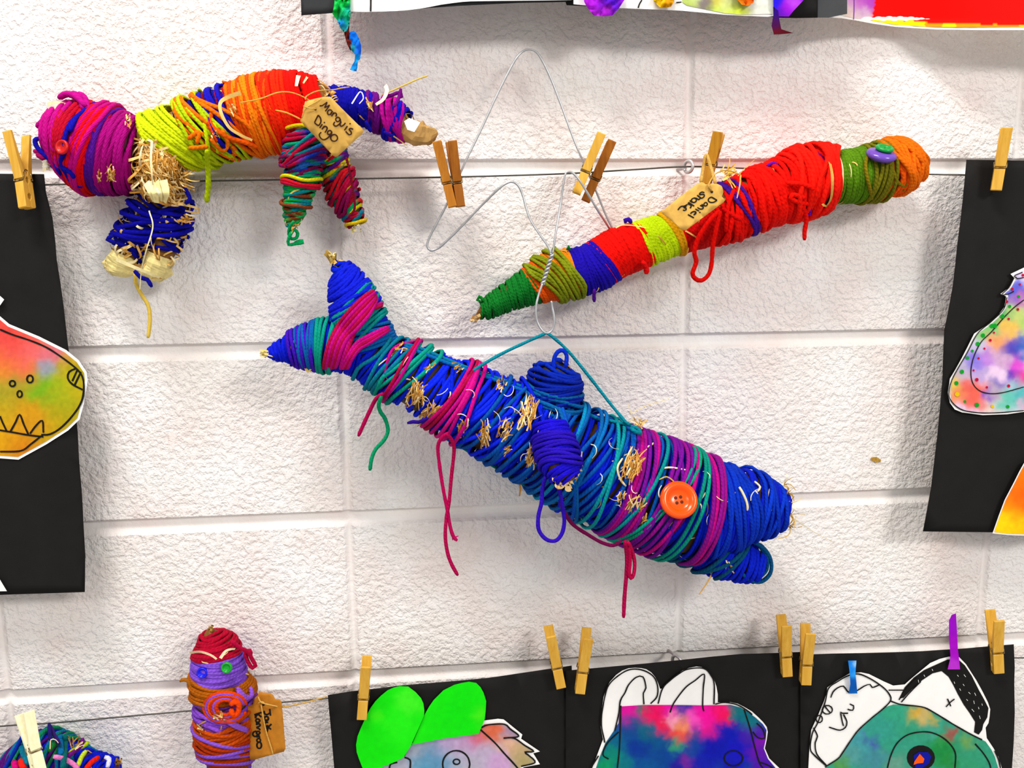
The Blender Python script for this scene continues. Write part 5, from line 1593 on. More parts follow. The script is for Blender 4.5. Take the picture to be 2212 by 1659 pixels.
# ---- right sheet with the dotted shape
dr = lambda x, y: .036 + .010 * max(0, min(1, (y - 345) / 800)) + .0018 * noise.noise(Vector((x * .006, y * .005, 9)))
ar = thing('paper_collage', 'black sheet at the right edge with dotted tie-dye and orange cut-outs', 'artwork', P(2150, 350, .036))
sheet('backing_sheet', [(2088, 345), (2500, 352), (2500, 1156), (2150, 1150), (1994, 1148), (2003, 1100), (2012, 1050), (2025, 940), (2030, 890), (2036, 820), (2038, 760), (2040, 713), (2047, 680), (2058, 620), (2064, 570), (2068, 530), (2077, 460), (2083, 400)], dr, BLACK, ar, 40, None, None, None, .0004)
c13 = lambda pts: conv(pts, .3738, 1880, 560)
fo = c13([(1100, 20), (888, 48), (810, 85), (832, 108), (800, 165), (752, 200), (785, 215), (775, 275), (740, 322), (680, 375), (600, 430), (560, 510), (528, 572), (490, 640), (460, 690), (448, 770), (460, 830), (488, 868), (530, 885), (650, 901), (790, 896), (888, 882), (1300, 860), (1300, 20)])
dr1 = plus(dr, .004)
sheet('white_border', fo, dr1, PAPER, ar, 24)
fi = inset(fo, 5)
sheet('painted_shape', fi, plus(dr1, .0006), PAINT, ar, 5, painter('#d8c8e0', [
    (c13([(x, y)])[0] + (r * .3738, c)) for x, y, r, c in ((850, 180, 90, '#3a4ac8'), (870, 230, 50, '#c86aa0'), (760, 330, 70, '#1aa860'), (700, 390, 70, '#6ac060'), (840, 300, 80, '#b8c860'), (800, 400, 70, '#e8b83a'), (880, 380, 70, '#a8c85a'), (740, 470, 70, '#e89a50'), (640, 440, 60, '#8ac070'), (620, 520, 60, '#c0b8d0'), (830, 510, 80, '#3a20b0'), (880, 500, 60, '#1a6ab8'), (600, 590, 70, '#7a6ad0'), (680, 580, 70, '#b87ad0'), (850, 610, 70, '#e03ac8'), (760, 570, 60, '#c8a0c0'), (820, 655, 60, '#4a1ab0'), (720, 660, 60, '#e8c8e0'), (640, 660, 50, '#b8a0d0'), (540, 650, 60, '#b0a8c0'), (500, 720, 60, '#d8c03a'), (560, 760, 90, '#e0503a'), (620, 790, 80, '#e8603a'), (500, 790, 50, '#e8904a'), (680, 790, 40, '#5a2ac8'), (730, 720, 50, '#7a6ab8'), (790, 820, 80, '#5ac0a8'), (860, 790, 80, '#3ab0b0'), (700, 850, 60, '#d8c0b0'), (720, 760, 50, '#b8a0b0'), (880, 690, 50, '#e02a8a'), (470, 760, 30, '#c8b83a'), (880, 110, 60, '#e8d8e8'), (890, 850, 50, '#e0a0c0'))], 14, .04, .1, 2, 1.6))
strokes('marker_lines', [c13([(888, 235), (830, 280), (770, 340), (700, 420), (640, 480), (600, 560), (582, 640), (590, 710), (625, 755), (680, 775), (760, 772), (888, 738)]),
    c13([(888, 105), (850, 112), (830, 98), (880, 75)]), c13([(830, 110), (800, 165), (760, 205), (800, 200), (830, 185)]), c13([(790, 220), (770, 290), (700, 360), (620, 430), (560, 540), (480, 680), (455, 760), (465, 815), (520, 865), (600, 885), (720, 888), (888, 875)])], plus(dr1, .0008), INK, ar, 2.2)
mbd = {'#0a9a2a': [(720, 385, 13), (763, 330, 13), (806, 272, 9), (652, 440, 12), (621, 489, 12), (590, 530, 8), (562, 570, 10), (530, 650, 12), (498, 716, 12), (616, 842, 13), (795, 852, 10), (702, 385, 12), (548, 822, 8), (858, 215, 8)], '#b80a3a': [(882, 92, 8), (865, 145, 6), (820, 172, 9), (790, 245, 8), (853, 290, 8), (800, 345, 7), (694, 468, 8), (660, 516, 6), (626, 572, 6), (597, 642, 6), (616, 696, 10), (800, 732, 9), (674, 740, 7), (715, 424, 6)], '#d8b80a': [(502, 780, 14), (706, 850, 9)]}
for hexc, dots in mbd.items():
    mb = MB()
    for x, y, r in dots:
        (px, py), r = c13([(x, y)])[0], r * .3738
        k = 10
        mb.add([P(px + r * math.cos(a), py + r * math.sin(a), dr1(px, py) + .0014) for a in np.linspace(0, 2 * PI, k + 1)[:-1]], [tuple(range(k - 1, -1, -1))], lin(hexc))
    mb.build('marker_dots', PAINT, ar, False)
oo = [(2300, 960), (2212, 1000), (2202, 1018), (2190, 1042), (2170, 1080), (2158, 1112), (2144, 1152), (2180, 1156), (2300, 1160)]
sheet('white_border', oo, plus(dr, .006), PAPER, ar, 24)
sheet('painted_shape', inset(oo, 3), plus(dr, .0066), PAINT, ar, 6, painter('#f08a0a', [(2200, 1050, 40, '#f0780a'), (2170, 1130, 30, '#f8d80a'), (2200, 1140, 40, '#f8c00a'), (2212, 1080, 40, '#f05a0a'), (2185, 1100, 25, '#f89a0a')], 10, .05, .1, 3))

# ---- lower three sheets
d1f, d2f, d3f = dwave(.034, .0012, 11), dwave(.037, .0012, 12), dwave(.040, .0012, 13)
# green ears
a1 = thing('paper_collage', 'black sheet with two tall neon green paper ears on a watercolour head', 'artwork', P(960, 1480, .034))
sheet('backing_sheet', [(708, 1502), (755, 1494), (800, 1489), (860, 1482), (900, 1478), (1000, 1470), (1060, 1464), (1120, 1455), (1180, 1446), (1235, 1438), (1240, 1600), (1245, 1950), (745, 1950), (722, 1660), (716, 1590)], d1f, BLACK, a1, 40, None, None, None, .0004)
c9 = lambda pts: conv(pts, .2622, 680, 1310)
ho = c9([(790, 1130), (1000, 1080), (1340, 1020), (1390, 940), (1510, 925), (1555, 930), (1710, 1055), (1700, 1090), (1855, 1195), (1800, 1210), (1855, 1300), (1720, 1325), (1640, 1450), (1500, 1700), (700, 1700), (440, 1500), (420, 1340), (560, 1310), (740, 1235)])
sheet('white_border', ho, plus(d1f, .002), PAPER, a1, 24)
hi = c9([(790, 1140), (1000, 1090), (1340, 1030), (1400, 970), (1500, 962), (1580, 975), (1690, 1065), (1640, 1085), (1810, 1195), (1740, 1205), (1820, 1290), (1700, 1318), (1620, 1450), (1480, 1690), (700, 1690), (450, 1500), (440, 1340), (560, 1312), (740, 1238)])
sheet('painted_shape', hi, plus(d1f, .0026), PAINT, a1, 6, painter('#a8b0b8', [c9([(x, y)])[0] + (r * .2622, c) for x, y, r, c in ((900, 1170, 120, '#9a9aa8'), (1100, 1130, 120, '#b89ac0'), (1250, 1150, 120, '#b890b8'), (1000, 1260, 150, '#4a8ab0'), (900, 1300, 100, '#4a9ab8'), (1150, 1250, 130, '#a8b0c0'), (1350, 1080, 90, '#d0607a'), (1450, 1020, 90, '#d06a4a'), (1500, 1030, 60, '#d8602a'), (1620, 1040, 70, '#9a80a0'), (1400, 1250, 120, '#b8a8c0'), (1500, 1300, 100, '#c898c8'), (1600, 1150, 90, '#d8a88a'), (1680, 1200, 100, '#b8a070'), (1720, 1290, 80, '#a89858'), (700, 1290, 100, '#a8a8b8'), (1050, 1330, 80, '#5a90b0'), (1300, 1320, 100, '#b0a8b8'))], 14, .04, .12, 5))
strokes('marker_lines', [c9(ring_pts(1165, 1300, 112, 112, 0, 14)), c9(ring_pts(1168, 1280, 28, 22)), c9([(1370, 1000), (1430, 975), (1560, 970), (1610, 1010), (1680, 1070), (1555, 1085)]), c9([(1365, 1015), (1480, 1120), (1560, 1210), (1670, 1331), (1720, 1420)]), c9([(1555, 1085), (1640, 1085), (1730, 1145), (1805, 1195), (1730, 1200), (1760, 1225), (1815, 1285), (1700, 1318)]), c9([(615, 1340), (625, 1300), (680, 1285)]), c9([(740, 1245), (785, 1265), (785, 1340)])], plus(d1f, .0028), INK, a1, 3.4)
gp = painter('#1ae010', [(850, 1560, 40, '#2ae81a'), (800, 1600, 40, '#14d80a'), (830, 1530, 30, '#12d60c'), (880, 1520, 25, '#4ae82a'), (820, 1550, 14, '#5ae81e'), (1000, 1540, 40, '#10d80e'), (1030, 1545, 16, '#5ae420'), (960, 1580, 30, '#18dc10')], 20, .03, .05, 6)
sheet('paper_ear', c9([(800, 1140), (880, 950), (910, 880), (945, 820), (980, 770), (1060, 690), (1150, 645), (1210, 630), (1270, 620), (1330, 630), (1365, 665), (1390, 710), (1412, 780), (1408, 860), (1400, 930), (1350, 1050), (1050, 1090)]), plus(d1f, .0045), PAINT, a1, 10, gp, None, 'right neon green paper ear')
sheet('paper_ear', c9([(770, 660), (700, 657), (650, 668), (600, 690), (545, 735), (500, 780), (460, 835), (430, 890), (380, 1000), (352, 1070), (340, 1140), (345, 1200), (365, 1260), (395, 1335), (540, 1328), (640, 1290), (730, 1245), (790, 1150), (830, 1060), (870, 970), (900, 900), (903, 860), (895, 800), (875, 755), (830, 705)]), plus(d1f, .0065), PAINT, a1, 10, gp, None, 'left neon green paper ear')
# rabbit ears
a2 = thing('paper_collage', 'black sheet with white outlined rabbit ears over a pink and blue dyed head', 'artwork', P(1470, 1425, .037))
sheet('backing_sheet', [(1222, 1449), (1290, 1443), (1400, 1433), (1470, 1426), (1535, 1419), (1600, 1413), (1670, 1411), (1742, 1408), (1742, 1950), (1222, 1950)], d2f, BLACK, a2, 40, None, None, None, .0004)
c10 = lambda pts: conv(pts, .2712, 1160, 1310)
ro = c10([(360, 1500), (440, 1287), (525, 1060), (508, 960), (508, 900), (518, 800), (530, 720), (555, 650), (580, 600), (630, 545), (680, 510), (730, 492), (780, 488), (830, 491), (870, 500), (910, 525), (940, 560), (965, 610), (980, 655), (1000, 655), (1020, 630), (1050, 600), (1110, 545), (1160, 510), (1210, 490), (1270, 478), (1310, 483), (1350, 500), (1385, 540), (1410, 580), (1430, 640), (1440, 700), (1440, 765), (1540, 762), (1600, 775), (1650, 800), (1710, 835), (1760, 880), (1800, 920), (1830, 960), (1838, 1000), (1830, 1060), (1815, 1130), (1850, 1210), (1930, 1287), (2050, 1500)])
sheet('white_border', ro, plus(d2f, .002), PAPER, a2, 24)
ri = c10([(400, 1500), (470, 1290), (500, 1200), (545, 1090), (600, 1010), (650, 930), (655, 860), (662, 797), (850, 785), (1100, 785), (1300, 788), (1540, 784), (1620, 805), (1680, 840), (1740, 885), (1800, 940), (1828, 985), (1822, 1060), (1806, 1130), (1840, 1215), (1900, 1287), (2010, 1500)])
sheet('painted_shape', ri, plus(d2f, .0026), PAINT, a2, 5, painter('#1a3aa0', [c10([(x, y)])[0] + (r * .2712, c) for x, y, r, c in ((720, 840, 110, '#e80a9a'), (830, 830, 60, '#0a7a6a'), (930, 860, 120, '#f00a5a'), (1000, 950, 80, '#f0204a'), (1050, 810, 80, '#f00aa8'), (1080, 900, 70, '#f8a0b8'), (1150, 960, 90, '#f0905a'), (1180, 1040, 70, '#f05a2a'), (1100, 1020, 60, '#f0482a'), (1250, 900, 80, '#f85ac0'), (1350, 870, 130, '#f80aa0'), (1450, 840, 110, '#f80a6a'), (1500, 880, 70, '#f0104a'), (1370, 1000, 90, '#e81a8a'), (1600, 830, 90, '#0a7a78'), (1700, 930, 90, '#0f7a7a'), (700, 950, 120, '#1a4a90'), (640, 1050, 110, '#0a6a88'), (850, 1000, 110, '#0a6a80'), (950, 1080, 110, '#0a5a88'), (800, 1120, 130, '#0a3a90'), (600, 1180, 110, '#0a8a70'), (560, 1290, 120, '#0a9a5a'), (700, 1250, 110, '#0a7a80'), (1100, 1110, 70, '#3a9a70'), (1000, 1200, 120, '#0a4a90'), (900, 1280, 120, '#0a5a90'), (1250, 1100, 110, '#1a4a98'), (1400, 1120, 150, '#1014a8'), (1500, 1010, 110, '#0f18b0'), (1600, 1150, 130, '#1a10b8'), (1650, 1020, 80, '#4a1aa8'), (1750, 1000, 70, '#5a10a8'), (1750, 1150, 110, '#6a10a8'), (1780, 1080, 60, '#8a0aa8'), (1200, 1230, 70, '#7a2a98'), (1300, 1280, 110, '#1a20a8'), (1800, 1280, 80, '#5a0aa8'), (1100, 1290, 70, '#2a1a98'), (1560, 1290, 70, '#1a10a8'))], 12, .05, .12, 7, 1.7))
strokes('marker_lines', [c10([(540, 1085), (512, 920), (540, 720), (580, 615), (680, 530), (760, 500), (850, 510), (930, 560), (962, 640), (955, 720), (905, 775)]), c10([(620, 990), (650, 860), (665, 750), (700, 690), (730, 625), (790, 565), (845, 562), (868, 650), (848, 690), (852, 780)]), c10([(640, 1287), (655, 1150), (662, 1000), (668, 790)]), c10([(965, 775), (1000, 655), (1060, 590), (1140, 530), (1210, 498), (1330, 494), (1390, 555), (1412, 620), (1410, 780)]), c10([(1060, 845), (1090, 770), (1180, 650), (1260, 590), (1332, 540), (1325, 650), (1320, 790), (1330, 835)]), c10([(1420, 778), (1500, 765), (1600, 785), (1690, 840), (1715, 862)]), c10([(1650, 820), (1700, 980), (1730, 1100), (1770, 1240), (1800, 1287)]), c10([(650, 1000), (560, 1090), (525, 1180), (570, 1215)]), c10([(1720, 1000), (1760, 1045), (1815, 1050), (1800, 980), (1750, 930)]), c10(ring_pts(1565, 1210, 75, 60, 0, 12)), c10([(1770, 1240), (1830, 1260), (1880, 1287)]), c10([(430, 1287), (490, 1190)])], plus(d2f, .0028), INK, a2, 3.0)
# teal face
a3 = thing('paper_collage', 'black sheet with a teal painted face and one black marker ear at lower right', 'artwork', P(1960, 1408, .04))
sheet('backing_sheet', [(1729, 1416), (1745, 1414), (1800, 1412), (1860, 1411), (1934, 1409), (1990, 1407), (2034, 1404), (2084, 1401), (2140, 1396), (2190, 1392), (2192, 1440), (2191, 1475), (2192, 1540), (2190, 1600), (2186, 1660), (2170, 1950), (1729, 1950)], d3f, BLACK, a3, 40, None, None, None, .0004)
c11 = lambda pts: conv(pts, .2495, 1660, 1300)
to = c11([(330, 1700), (345, 1439), (355, 1250), (370, 1110), (430, 980), (480, 860), (500, 800), (510, 740), (600, 680), (700, 620), (800, 610), (870, 625), (920, 650), (1000, 690), (1080, 725), (1180, 715), (1230, 670), (1290, 620), (1400, 530), (1480, 495), (1560, 475), (1650, 478), (1710, 540), (1800, 680), (1850, 770), (1900, 870), (1920, 930), (1915, 990), (1905, 1050), (1880, 1090), (1890, 1180), (1950, 1270), (1990, 1340), (2020, 1439), (2050, 1700)])
sheet('white_border', to, plus(d3f, .002), PAPER, a3, 24)
ti = c11([(450, 1700), (490, 1439), (620, 1340), (660, 1270), (720, 1190), (800, 1100), (870, 1030), (960, 950), (1020, 910), (1080, 890), (1180, 890), (1330, 915), (1430, 960), (1600, 1060), (1740, 1140), (1880, 1210), (1930, 1280), (1960, 1340), (1990, 1439), (2020, 1700)])
sheet('painted_shape', ti, plus(d3f, .0026), PAINT, a3, 6, painter('#3a9a80', [c11([(x, y)])[0] + (r * .2495, c) for x, y, r, c in ((1100, 950, 120, '#3aa080'), (950, 1080, 150, '#3a9a8a'), (1280, 950, 60, '#d8a83a'), (1350, 1000, 70, '#d0b06a'), (1240, 1000, 50, '#b8a850'), (1430, 1010, 50, '#c8a848'), (800, 1200, 120, '#4a98a0'), (900, 1220, 60, '#4a4aa8'), (820, 1170, 40, '#5a5ab0'), (700, 1320, 100, '#5a9a9a'), (620, 1410, 80, '#5a9a4a'), (900, 1340, 120, '#4a8a98'), (1100, 1250, 100, '#3a9a80'), (1100, 1400, 100, '#6a9a88'), (1500, 1280, 120, '#1a8a40'), (1480, 1200, 80, '#3a9a50'), (1550, 1380, 90, '#2a8a3a'), (1570, 1160, 50, '#9a5a50'), (1600, 1130, 40, '#a84a4a'), (1720, 1220, 60, '#7aa050'), (1800, 1300, 120, '#3a9a78'), (1650, 1250, 80, '#3a9a70'), (1400, 1100, 100, '#4aa088'), (1250, 1120, 90, '#3a9a78'), (1750, 1400, 110, '#3a9a70'))], 14, .05, .14, 8, 1.5))
strokes('marker_lines', [c11([(500, 1420), (400, 1330), (362, 1270), (380, 1140), (430, 1040), (490, 870), (520, 750), (600, 690), (690, 640), (780, 625), (880, 665), (980, 730), (1040, 790), (1060, 850), (1000, 920), (890, 1010), (780, 1110), (720, 1190), (640, 1310), (600, 1360), (490, 1430)]),
    c11([(505, 1420), (420, 1320), (405, 1220), (425, 1165), (390, 1090)]), c11([(540, 830), (560, 780), (600, 745), (650, 730), (680, 770), (715, 790), (775, 765), (830, 730), (880, 715), (900, 742), (960, 720)]),
    c11(ring_pts(510, 935, 45, 38)), c11(ring_pts(440, 1015, 28, 32)), c11([(480, 890), (500, 920), (535, 960)]), c11([(685, 930), (730, 940), (738, 900), (705, 885)]), c11([(690, 965), (640, 965), (625, 955), (640, 1040), (650, 1075)]), c11([(650, 975), (680, 1040), (665, 1090), (620, 1112), (570, 1100), (525, 1085)]),
    c11([(1060, 860), (1130, 885), (1200, 895), (1330, 910), (1420, 950), (1600, 1060), (1740, 1140), (1850, 1195)]), c11([(1040, 765), (1180, 765)]), c11([(1130, 850), (1210, 740), (1290, 660)]), c11([(1150, 870), (1230, 780), (1320, 690)]),
    c11([(1030, 1439), (1060, 1330), (1110, 1230), (1190, 1160), (1290, 1130), (1400, 1130), (1500, 1170), (1580, 1240), (1620, 1320), (1615, 1439)]), c11([(1790, 1230), (1860, 1310), (1910, 1390), (1925, 1439)]), c11([(1550, 840), (1580, 905)]), c11([(1612, 842), (1575, 870), (1538, 910)]), c11([(1960, 1290), (1990, 1360), (2010, 1439)])], plus(d3f, .0028), INK, a3, 3.0)
sheet('marker_patch', c11([(1130, 840), (1180, 740), (1260, 655), (1350, 590), (1450, 545), (1550, 500), (1640, 495), (1700, 550), (1760, 640), (1820, 760), (1870, 850), (1905, 920), (1895, 1000), (1860, 1060), (1850, 1110), (1820, 1150), (1780, 1130), (1790, 1040), (1740, 960), (1690, 890), (1640, 800), (1600, 720), (1560, 650), (1500, 600), (1420, 620), (1330, 680), (1240, 760), (1170, 830)]), plus(d3f, .0026), INK, a3, 20, None, None, 'solid black marker on the ear')
mb = MB()
rnd = random.Random(4)
for x, y in ((1640, 640), (1690, 720), (1740, 790), (1780, 870), (1820, 920), (1660, 760), (1720, 850), (1770, 940), (1830, 1000), (1610, 700), (1700, 640), (1590, 540), (1850, 890), (1790, 800), (1350, 640), (1420, 590), (1300, 690)):
    (px, py) = c11([(x, y)])[0]
    a = rnd.uniform(.7, 1.4)
    l = rnd.uniform(4, 8)
    pts = np.array([P(px + l * q * math.cos(a), py + l * q * math.sin(a), d3f(px, py) + .0029) for q in (-.5, 0, .5)])
    mb.ribbon(pts, .0006, (0, -1, 0))
mb.build('scribble_gaps', PAPER, a3, False)
sheet('marker_patch', c11(ring_pts(1320, 1350, 122, 108, 0, 18, 0)), plus(d3f, .0030), INK, a3, 20, None, None, 'black marker pupil')
sheet('painted_spot', c11([(1255, 1330), (1300, 1300), (1380, 1300), (1410, 1340), (1390, 1400), (1330, 1440), (1270, 1439)]), plus(d3f, .0034), PAINT, a3, 8, lambda x, y: lin('#121a9a'), None, 'blue spot')
sheet('painted_spot', c11([(1310, 1316), (1350, 1360), (1340, 1395), (1290, 1400), (1256, 1412), (1262, 1385)]), plus(d3f, .0038), PAINT, a3, 8, lambda x, y: lin('#f06010'), None, 'orange spot')
bs = [(1832, 1427), (1850, 1427), (1849, 1440), (1848, 1455), (1850, 1475), (1852, 1498), (1833, 1498), (1837, 1478), (1835, 1450)]
sheet('paper_strip', bs, lambda x, y: d3f(x, y) + .005 + .004 * math.sin((y - 1427) / 71 * PI), PAINT, a3, 5, painter('#1478c8', [(1838, 1440, 14, '#1480d8'), (1850, 1435, 8, '#a8d0e8'), (1846, 1455, 8, '#3aa0e8'), (1842, 1480, 14, '#0a5ab0')], 4, .1, .1, 9), None, 'blue paper strip')
ps = [(2050, 1340), (2056, 1328), (2065, 1325), (2067, 1360), (2069, 1400), (2072, 1425), (2074, 1446), (2047, 1446), (2052, 1425), (2053, 1415), (2050, 1380)]
sheet('paper_strip', ps, lambda x, y: d3f(x, y) + .006 + .01 * max(0, (1446 - y) / 120) ** 2, PAINT, a3, 5, painter('#a80ac0', [(2058, 1350, 20, '#a00ac8'), (2060, 1400, 20, '#a80ac0'), (2058, 1438, 14, '#b83ac8')], 4, .1, .1, 10), None, 'purple paper strip')

# ---- sheets along the top edge
dt = lambda x, y: .058 + .0015 * noise.noise(Vector((x * .006, y * .006, 21)))
b1t = thing('paper_collage', 'black and white sheet at the top edge with a crumpled green and blue paper strip', 'artwork', P(900, 0, .058))
sheet('backing_sheet', [(640, -320), (1250, -320), (1247, 2), (1228, 4), (1120, 6), (1000, 12), (880, 20), (760, 26), (718, 28), (651, 33)], dt, mat_plain('grey_black_paper', '#3a3b3d', .8, 0, .12, 25, .25), b1t, 40, None, None, None, .0004)
c14 = lambda pts: conv(pts, .3617, 620, 0)
sheet('white_cutout', c14([(375, -300), (375, 70), (470, 71), (560, 69), (650, 66), (720, 61), (790, 52), (850, 42), (920, 28), (1000, 17), (1050, 11), (1100, 8), (1300, 5), (1500, 3), (1700, 0), (1700, -300)]), plus(dt, .003), PAPER, b1t, 30)
strokes('marker_lines', [(c14([(500, -40), (500, 20), (499, 68)]), 3.6)], plus(dt, .0034), INK, b1t, 3.6)
# crumpled strip : zig-zag folds
def crumple(name, poly, d, parent, colour, amp, label, res=4, seed=0):
    f = lambda x, y: d + amp * (abs(((x * .06 + y * .035 + noise.noise(Vector((x * .05, y * .05, seed))) * 1.2) % 1) - .5) * 2 - .5) + amp * .8 * noise.noise(Vector((x * .08, y * .08, seed + 3)))
    return sheet(name, poly, f, PAINT, parent, res, colour, None, label)
crumple('paper_strip', [(724, -60), (723, 0), (721, 15), (718, 29), (722, 36), (728, 43), (732, 52), (736, 62), (743, 70), (750, 66), (754, 52), (757, 36), (757, 15), (757, -60)], .066, b1t, painter('#18c050', [(735, 10, 18, '#1cd05c'), (745, 25, 14, '#0a9a6a'), (752, 20, 10, '#1ab0b0'), (728, 25, 10, '#0a9a2a'), (752, 50, 12, '#14b8a8'), (735, 50, 10, '#0a6ac8'), (745, 62, 8, '#2a8ab0')], 6, .08, .2, 31), .006, 'crumpled green paper strip', 4, 1)
crumple('paper_strip', [(739, 62), (744, 58), (755, 48), (754, 66), (757, 80), (760, 104), (757, 110), (750, 96), (746, 82), (743, 70)], .063, b1t, lambda x, y: lin('#6a2018') * (1 + .4 * noise.noise(Vector((x * .1, y * .1, 0)))), .005, 'brown folded part of the strip', 4, 2)
crumple('paper_strip', [(755, 70), (764, 66), (770, 72), (776, 84), (780, 98), (780, 112), (778, 128), (773, 132), (772, 146), (770, 154), (763, 153), (756, 151), (760, 142), (766, 132), (767, 118), (758, 108), (757, 94), (754, 84)], .062, b1t, painter('#0a6ad8', [(762, 85, 14, '#0a7ae0'), (774, 105, 12, '#0a5ad0'), (760, 104, 8, '#2a9a50'), (765, 145, 12, '#1090d8'), (772, 125, 8, '#10a0e0')], 5, .08, .2, 33), .005, 'blue crumpled end of the strip', 4, 5)
# middle top sheet
b2t = thing('paper_collage', 'white painted sheet at the top edge with purple chunk and dark red folded strip', 'artwork', P(1500, 0, .058))
sheet('backing_sheet', [(1222, -320), (1770, -320), (1766, 38), (1720, 39), (1684, 38), (1600, 30), (1224, 11), (1222, 5)], dt, BLACK, b2t, 40, None, None, None, .0004)
c15 = lambda pts: conv(pts, .4575, 1200, 0)
sheet('white_cutout', c15([(85, -600), (85, 20), (145, 26), (300, 38), (450, 44), (600, 51), (700, 60), (800, 70), (900, 75), (1000, 79), (1028, 76), (1030, -600)]), plus(dt, .002), PAPER, b2t, 30)
sheet('painted_shape', c15([(598, -300), (598, 10), (620, 25), (680, 38), (740, 50), (800, 62), (860, 68), (920, 68), (1000, 66), (1024, 66), (1024, -300)]), plus(dt, .0026), PAINT, b2t, 5, painter('#e0e0c0', [c15([(x, y)])[0] + (r * .4575, c) for x, y, r, c in ((640, 20, 50, '#a0b82a'), (700, 30, 40, '#6a4a6a'), (720, 10, 40, '#5a3a7a'), (760, 30, 50, '#b8d81a'), (840, 50, 60, '#c8e01a'), (880, 55, 40, '#d8e83a'), (800, 20, 50, '#d8d8a8'), (960, 30, 60, '#e0e0d8'), (760, 0, 40, '#d8b020'), (660, 0, 40, '#d8e0a0'), (860, 10, 50, '#4a4a3a'), (990, 55, 40, '#d8dcc8'))], 6, .08, .15, 41))
crumple('paper_piece', c15([(130, -80), (135, 8), (150, 35), (180, 74), (225, 77), (268, 74), (300, 38), (325, 0), (325, -80)]), .068, b2t, painter('#a010c8', [(1275, 10, 20, '#b820d8'), (1300, 20, 20, '#7a10c0'), (1320, 5, 20, '#4a10c0'), (1305, 28, 14, '#b020b0'), (1290, 30, 10, '#c838d8'), (1312, 18, 8, '#8a0a4a')], 6, .08, .2, 42), .004, 'purple paper chunk', 5, 7)
crumple('paper_piece', c15([(455, -80), (460, 0), (478, 20), (492, 34), (520, 36), (545, 32), (560, 8), (560, -80)]), .066, b2t, painter('#e8b010', [(1420, 5, 14, '#f0c818'), (1445, 10, 12, '#c88a0a')], 5, .08, .15, 43), .006, 'yellow paper chunk', 5, 8)
crumple('paper_piece', c15([(855, -80), (858, 0), (880, 22), (910, 26), (935, 12), (942, -80)]), .066, b2t, painter('#f07a10', [(1605, 5, 12, '#f08a1a'), (1620, 3, 10, '#e05a0a')], 5, .08, .15, 44), .006, 'orange paper chunk', 5, 9)
strokes('marker_lines', [(c15([(408, 0), (396, 20), (390, 38)]), 3.2), (c15([(570, 12), (595, 10)]), 2.4)], plus(dt, .003), INK, b2t, 3)
sheet('paper_strip', c15([(1028, -80), (1028, 30), (1036, 38), (1050, 78), (1102, 78), (1125, 50), (1172, 0), (1180, -80)]), plus(dt, .008), PAINT, b2t, 5, painter('#7a10c8', [(1680, 5, 14, '#0a18d8'), (1676, 12, 10, '#1a18d0'), (1700, 20, 16, '#9a10c8'), (1715, 8, 14, '#b848d8'), (1690, 28, 10, '#5a10b0')], 5, .08, .1, 45), None, 'purple and blue paper strip')
sheet('paper_strip', c15([(1034, 36), (1052, 50), (1056, 90), (1066, 138), (1122, 156), (1060, 162), (1031, 163), (1020, 122)]), lambda x, y: .068 + .0004 * (x - 1670), PAINT, b2t, 4, painter('#4a0a3a', [(1670, 25, 16, '#2a0a8a'), (1672, 50, 14, '#4a0a5a'), (1678, 70, 14, '#6a0a1a'), (1700, 72, 14, '#5a0812')], 4, .08, .1, 46), None, 'dark red folded paper strip')
# right top sheet
b3t = thing('paper_collage', 'sheet at the top right corner painted solid red with a yellow edge', 'artwork', P(2000, 0, .06))
sheet('backing_sheet', [(1766, -320), (1830, -320), (1830, 30), (1790, 38), (1766, 38)], plus(dt, -.001), mat_plain('dark_grey_paper', '#48494b', .8, 0, .12, 25, .25), b3t, 40)
dt3 = lambda x, y: .064 - .046 * math.exp(-((x - 1930) / 150) ** 2) * max(0, min(1, (y + 260) / 300))
wo = c15([(1305, -600), (1305, 0), (1295, 40), (1285, 82), (1350, 86), (1420, 97), (1500, 112), (1600, 126), (1700, 133), (1800, 139), (2000, 142), (2212, 142), (2700, 140), (2700, -600)])
sheet('white_border', wo, dt3, PAPER, b3t, 24)
pi_ = c15([(1320, -600), (1318, 0), (1308, 62), (1400, 84), (1480, 96), (1600, 116), (1750, 126), (1900, 128), (2212, 126), (2700, 124), (2700, -600)])
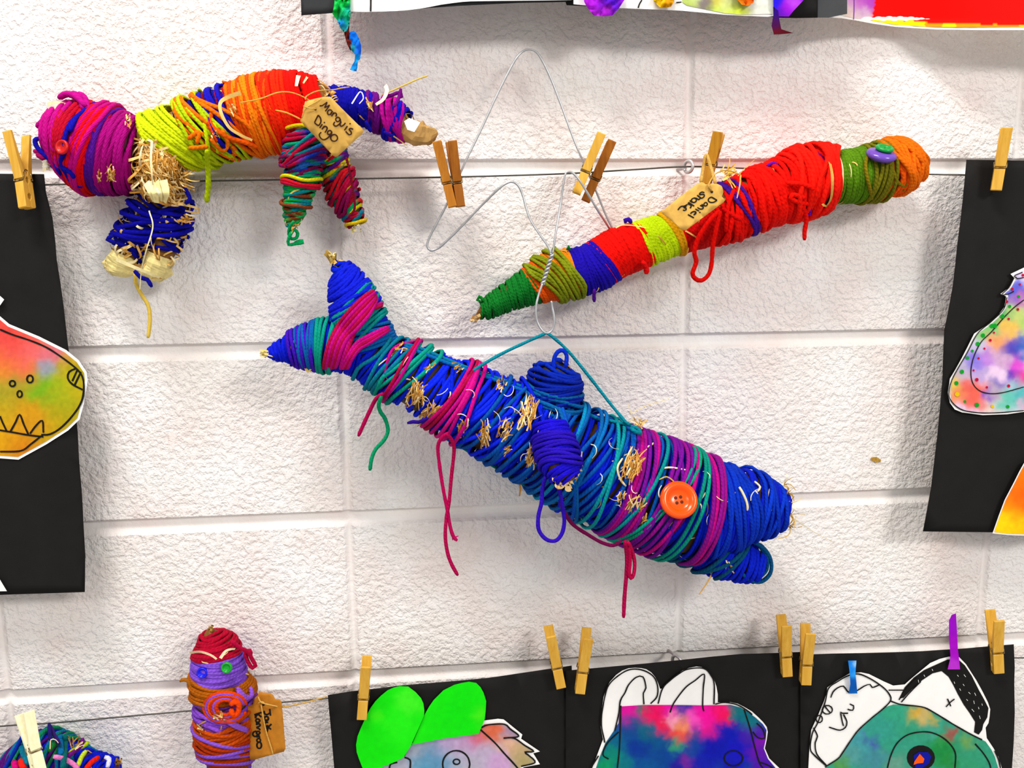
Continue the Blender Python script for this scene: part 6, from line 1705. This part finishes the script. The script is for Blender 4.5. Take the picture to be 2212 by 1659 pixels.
def pcol(base=painter('#f02008', [c15([(x, y)])[0] + (r * .4575, c) for x, y, r, c in ((1340, 20, 70, '#e0c8e0'), (1400, 0, 60, '#c070d0'), (1380, 50, 50, '#e0d8c0'), (1440, 40, 50, '#c880d0'), (1480, 10, 50, '#b850d0'), (1460, 70, 40, '#e8d8e8'), (1340, 60, 40, '#d8e0c0'), (1420, 75, 40, '#e8e0d8'))], 6, .08, .08, 47, 1.3), red=lin('#fa0a02'), yel=lin('#fae80a'), org=lin('#f8a008'), wht=lin('#f0e8d8')):
    def f(x, y):
        cx, cy = (x - 1200) / .4575, y / .4575
        e = 1508 - cy * .12 + 6 * noise.noise(Vector((x * .1, y * .1, 3)))
        if cx < e:
            return base(x, y)
        lim = 84 + (cx - 1500) * .09 if cx < 1800 else 111 + (cx - 1800) * .018
        lim += 8 * noise.noise(Vector((x * .05, y * .05, 8)))
        if cy < lim:
            return red * (1 + .06 * noise.noise(Vector((x * .05, y * .05, 1))))
        if cx < 1740:
            return yel
        return org if noise.noise(Vector((x * .03, 0, 5))) < .1 else yel
    return f
sheet('painted_shape', pi_, lambda x, y: dt3(x, y) + .0006, PAINT, b3t, 4.5, pcol())
strokes('marker_lines', [(c15([(1410, -20), (1410, 40), (1408, 92)]), 2), (c15([(1310, 68), (1326, 70)]), 3)], lambda x, y: dt3(x, y) + .0008, mat_plain('purple_marker', '#8a3aa8', .6), b3t, 2)

# ---- small brown scrap left on the wall
so = sheet('paper_scrap', c13([(0, 1156), (14, 1143), (34, 1142), (48, 1150), (62, 1158), (58, 1174), (44, 1170), (34, 1178), (24, 1168), (8, 1164)]), .0014, mat_plain('brown_scrap', '#b08a3a', .7, 0, .3, 300), None, 3)
tag(so, 'tiny torn brown paper scrap stuck to the bare wall right of the fish', 'paper scrap')

# =====================================================================================
#                              LIGHT
# =====================================================================================
def area(name, loc, target, sx, sy, power, col=(1, 1, 1)):
    l = bpy.data.lights.new(name, 'AREA')
    l.shape = 'RECTANGLE'
    l.size, l.size_y = sx, sy
    l.energy = power
    l.color = col
    o = bpy.data.objects.new(name, l)
    o.location = loc
    o.rotation_euler = (Vector(target) - Vector(loc)).to_track_quat('-Z', 'Y').to_euler()
    C.objects.link(o)
    return o
area('ceiling_light', (-.50, -1.05, 3.55), (.2, 0, 1.2), 1.0, .42, 43, (1, .985, .955))
area('ceiling_light', (2.5, -3.4, 3.3), (.25, 0, 1.2), 1.2, .6, 66, (1, .985, .96))
area('ceiling_light', (-1.6, -3.4, 3.3), (.25, 0, 1.2), 1.2, .6, 20, (1, .985, .96))
w = bpy.data.worlds.new('room')
scene.world = w
w.use_nodes = True
bg = w.node_tree.nodes['Background']
bg.inputs[0].default_value = (1, .985, .965, 1)
bg.inputs[1].default_value = .46
scene.view_settings.view_transform = 'Standard'
scene.view_settings.look = 'Medium High Contrast'
scene.view_settings.exposure = .08
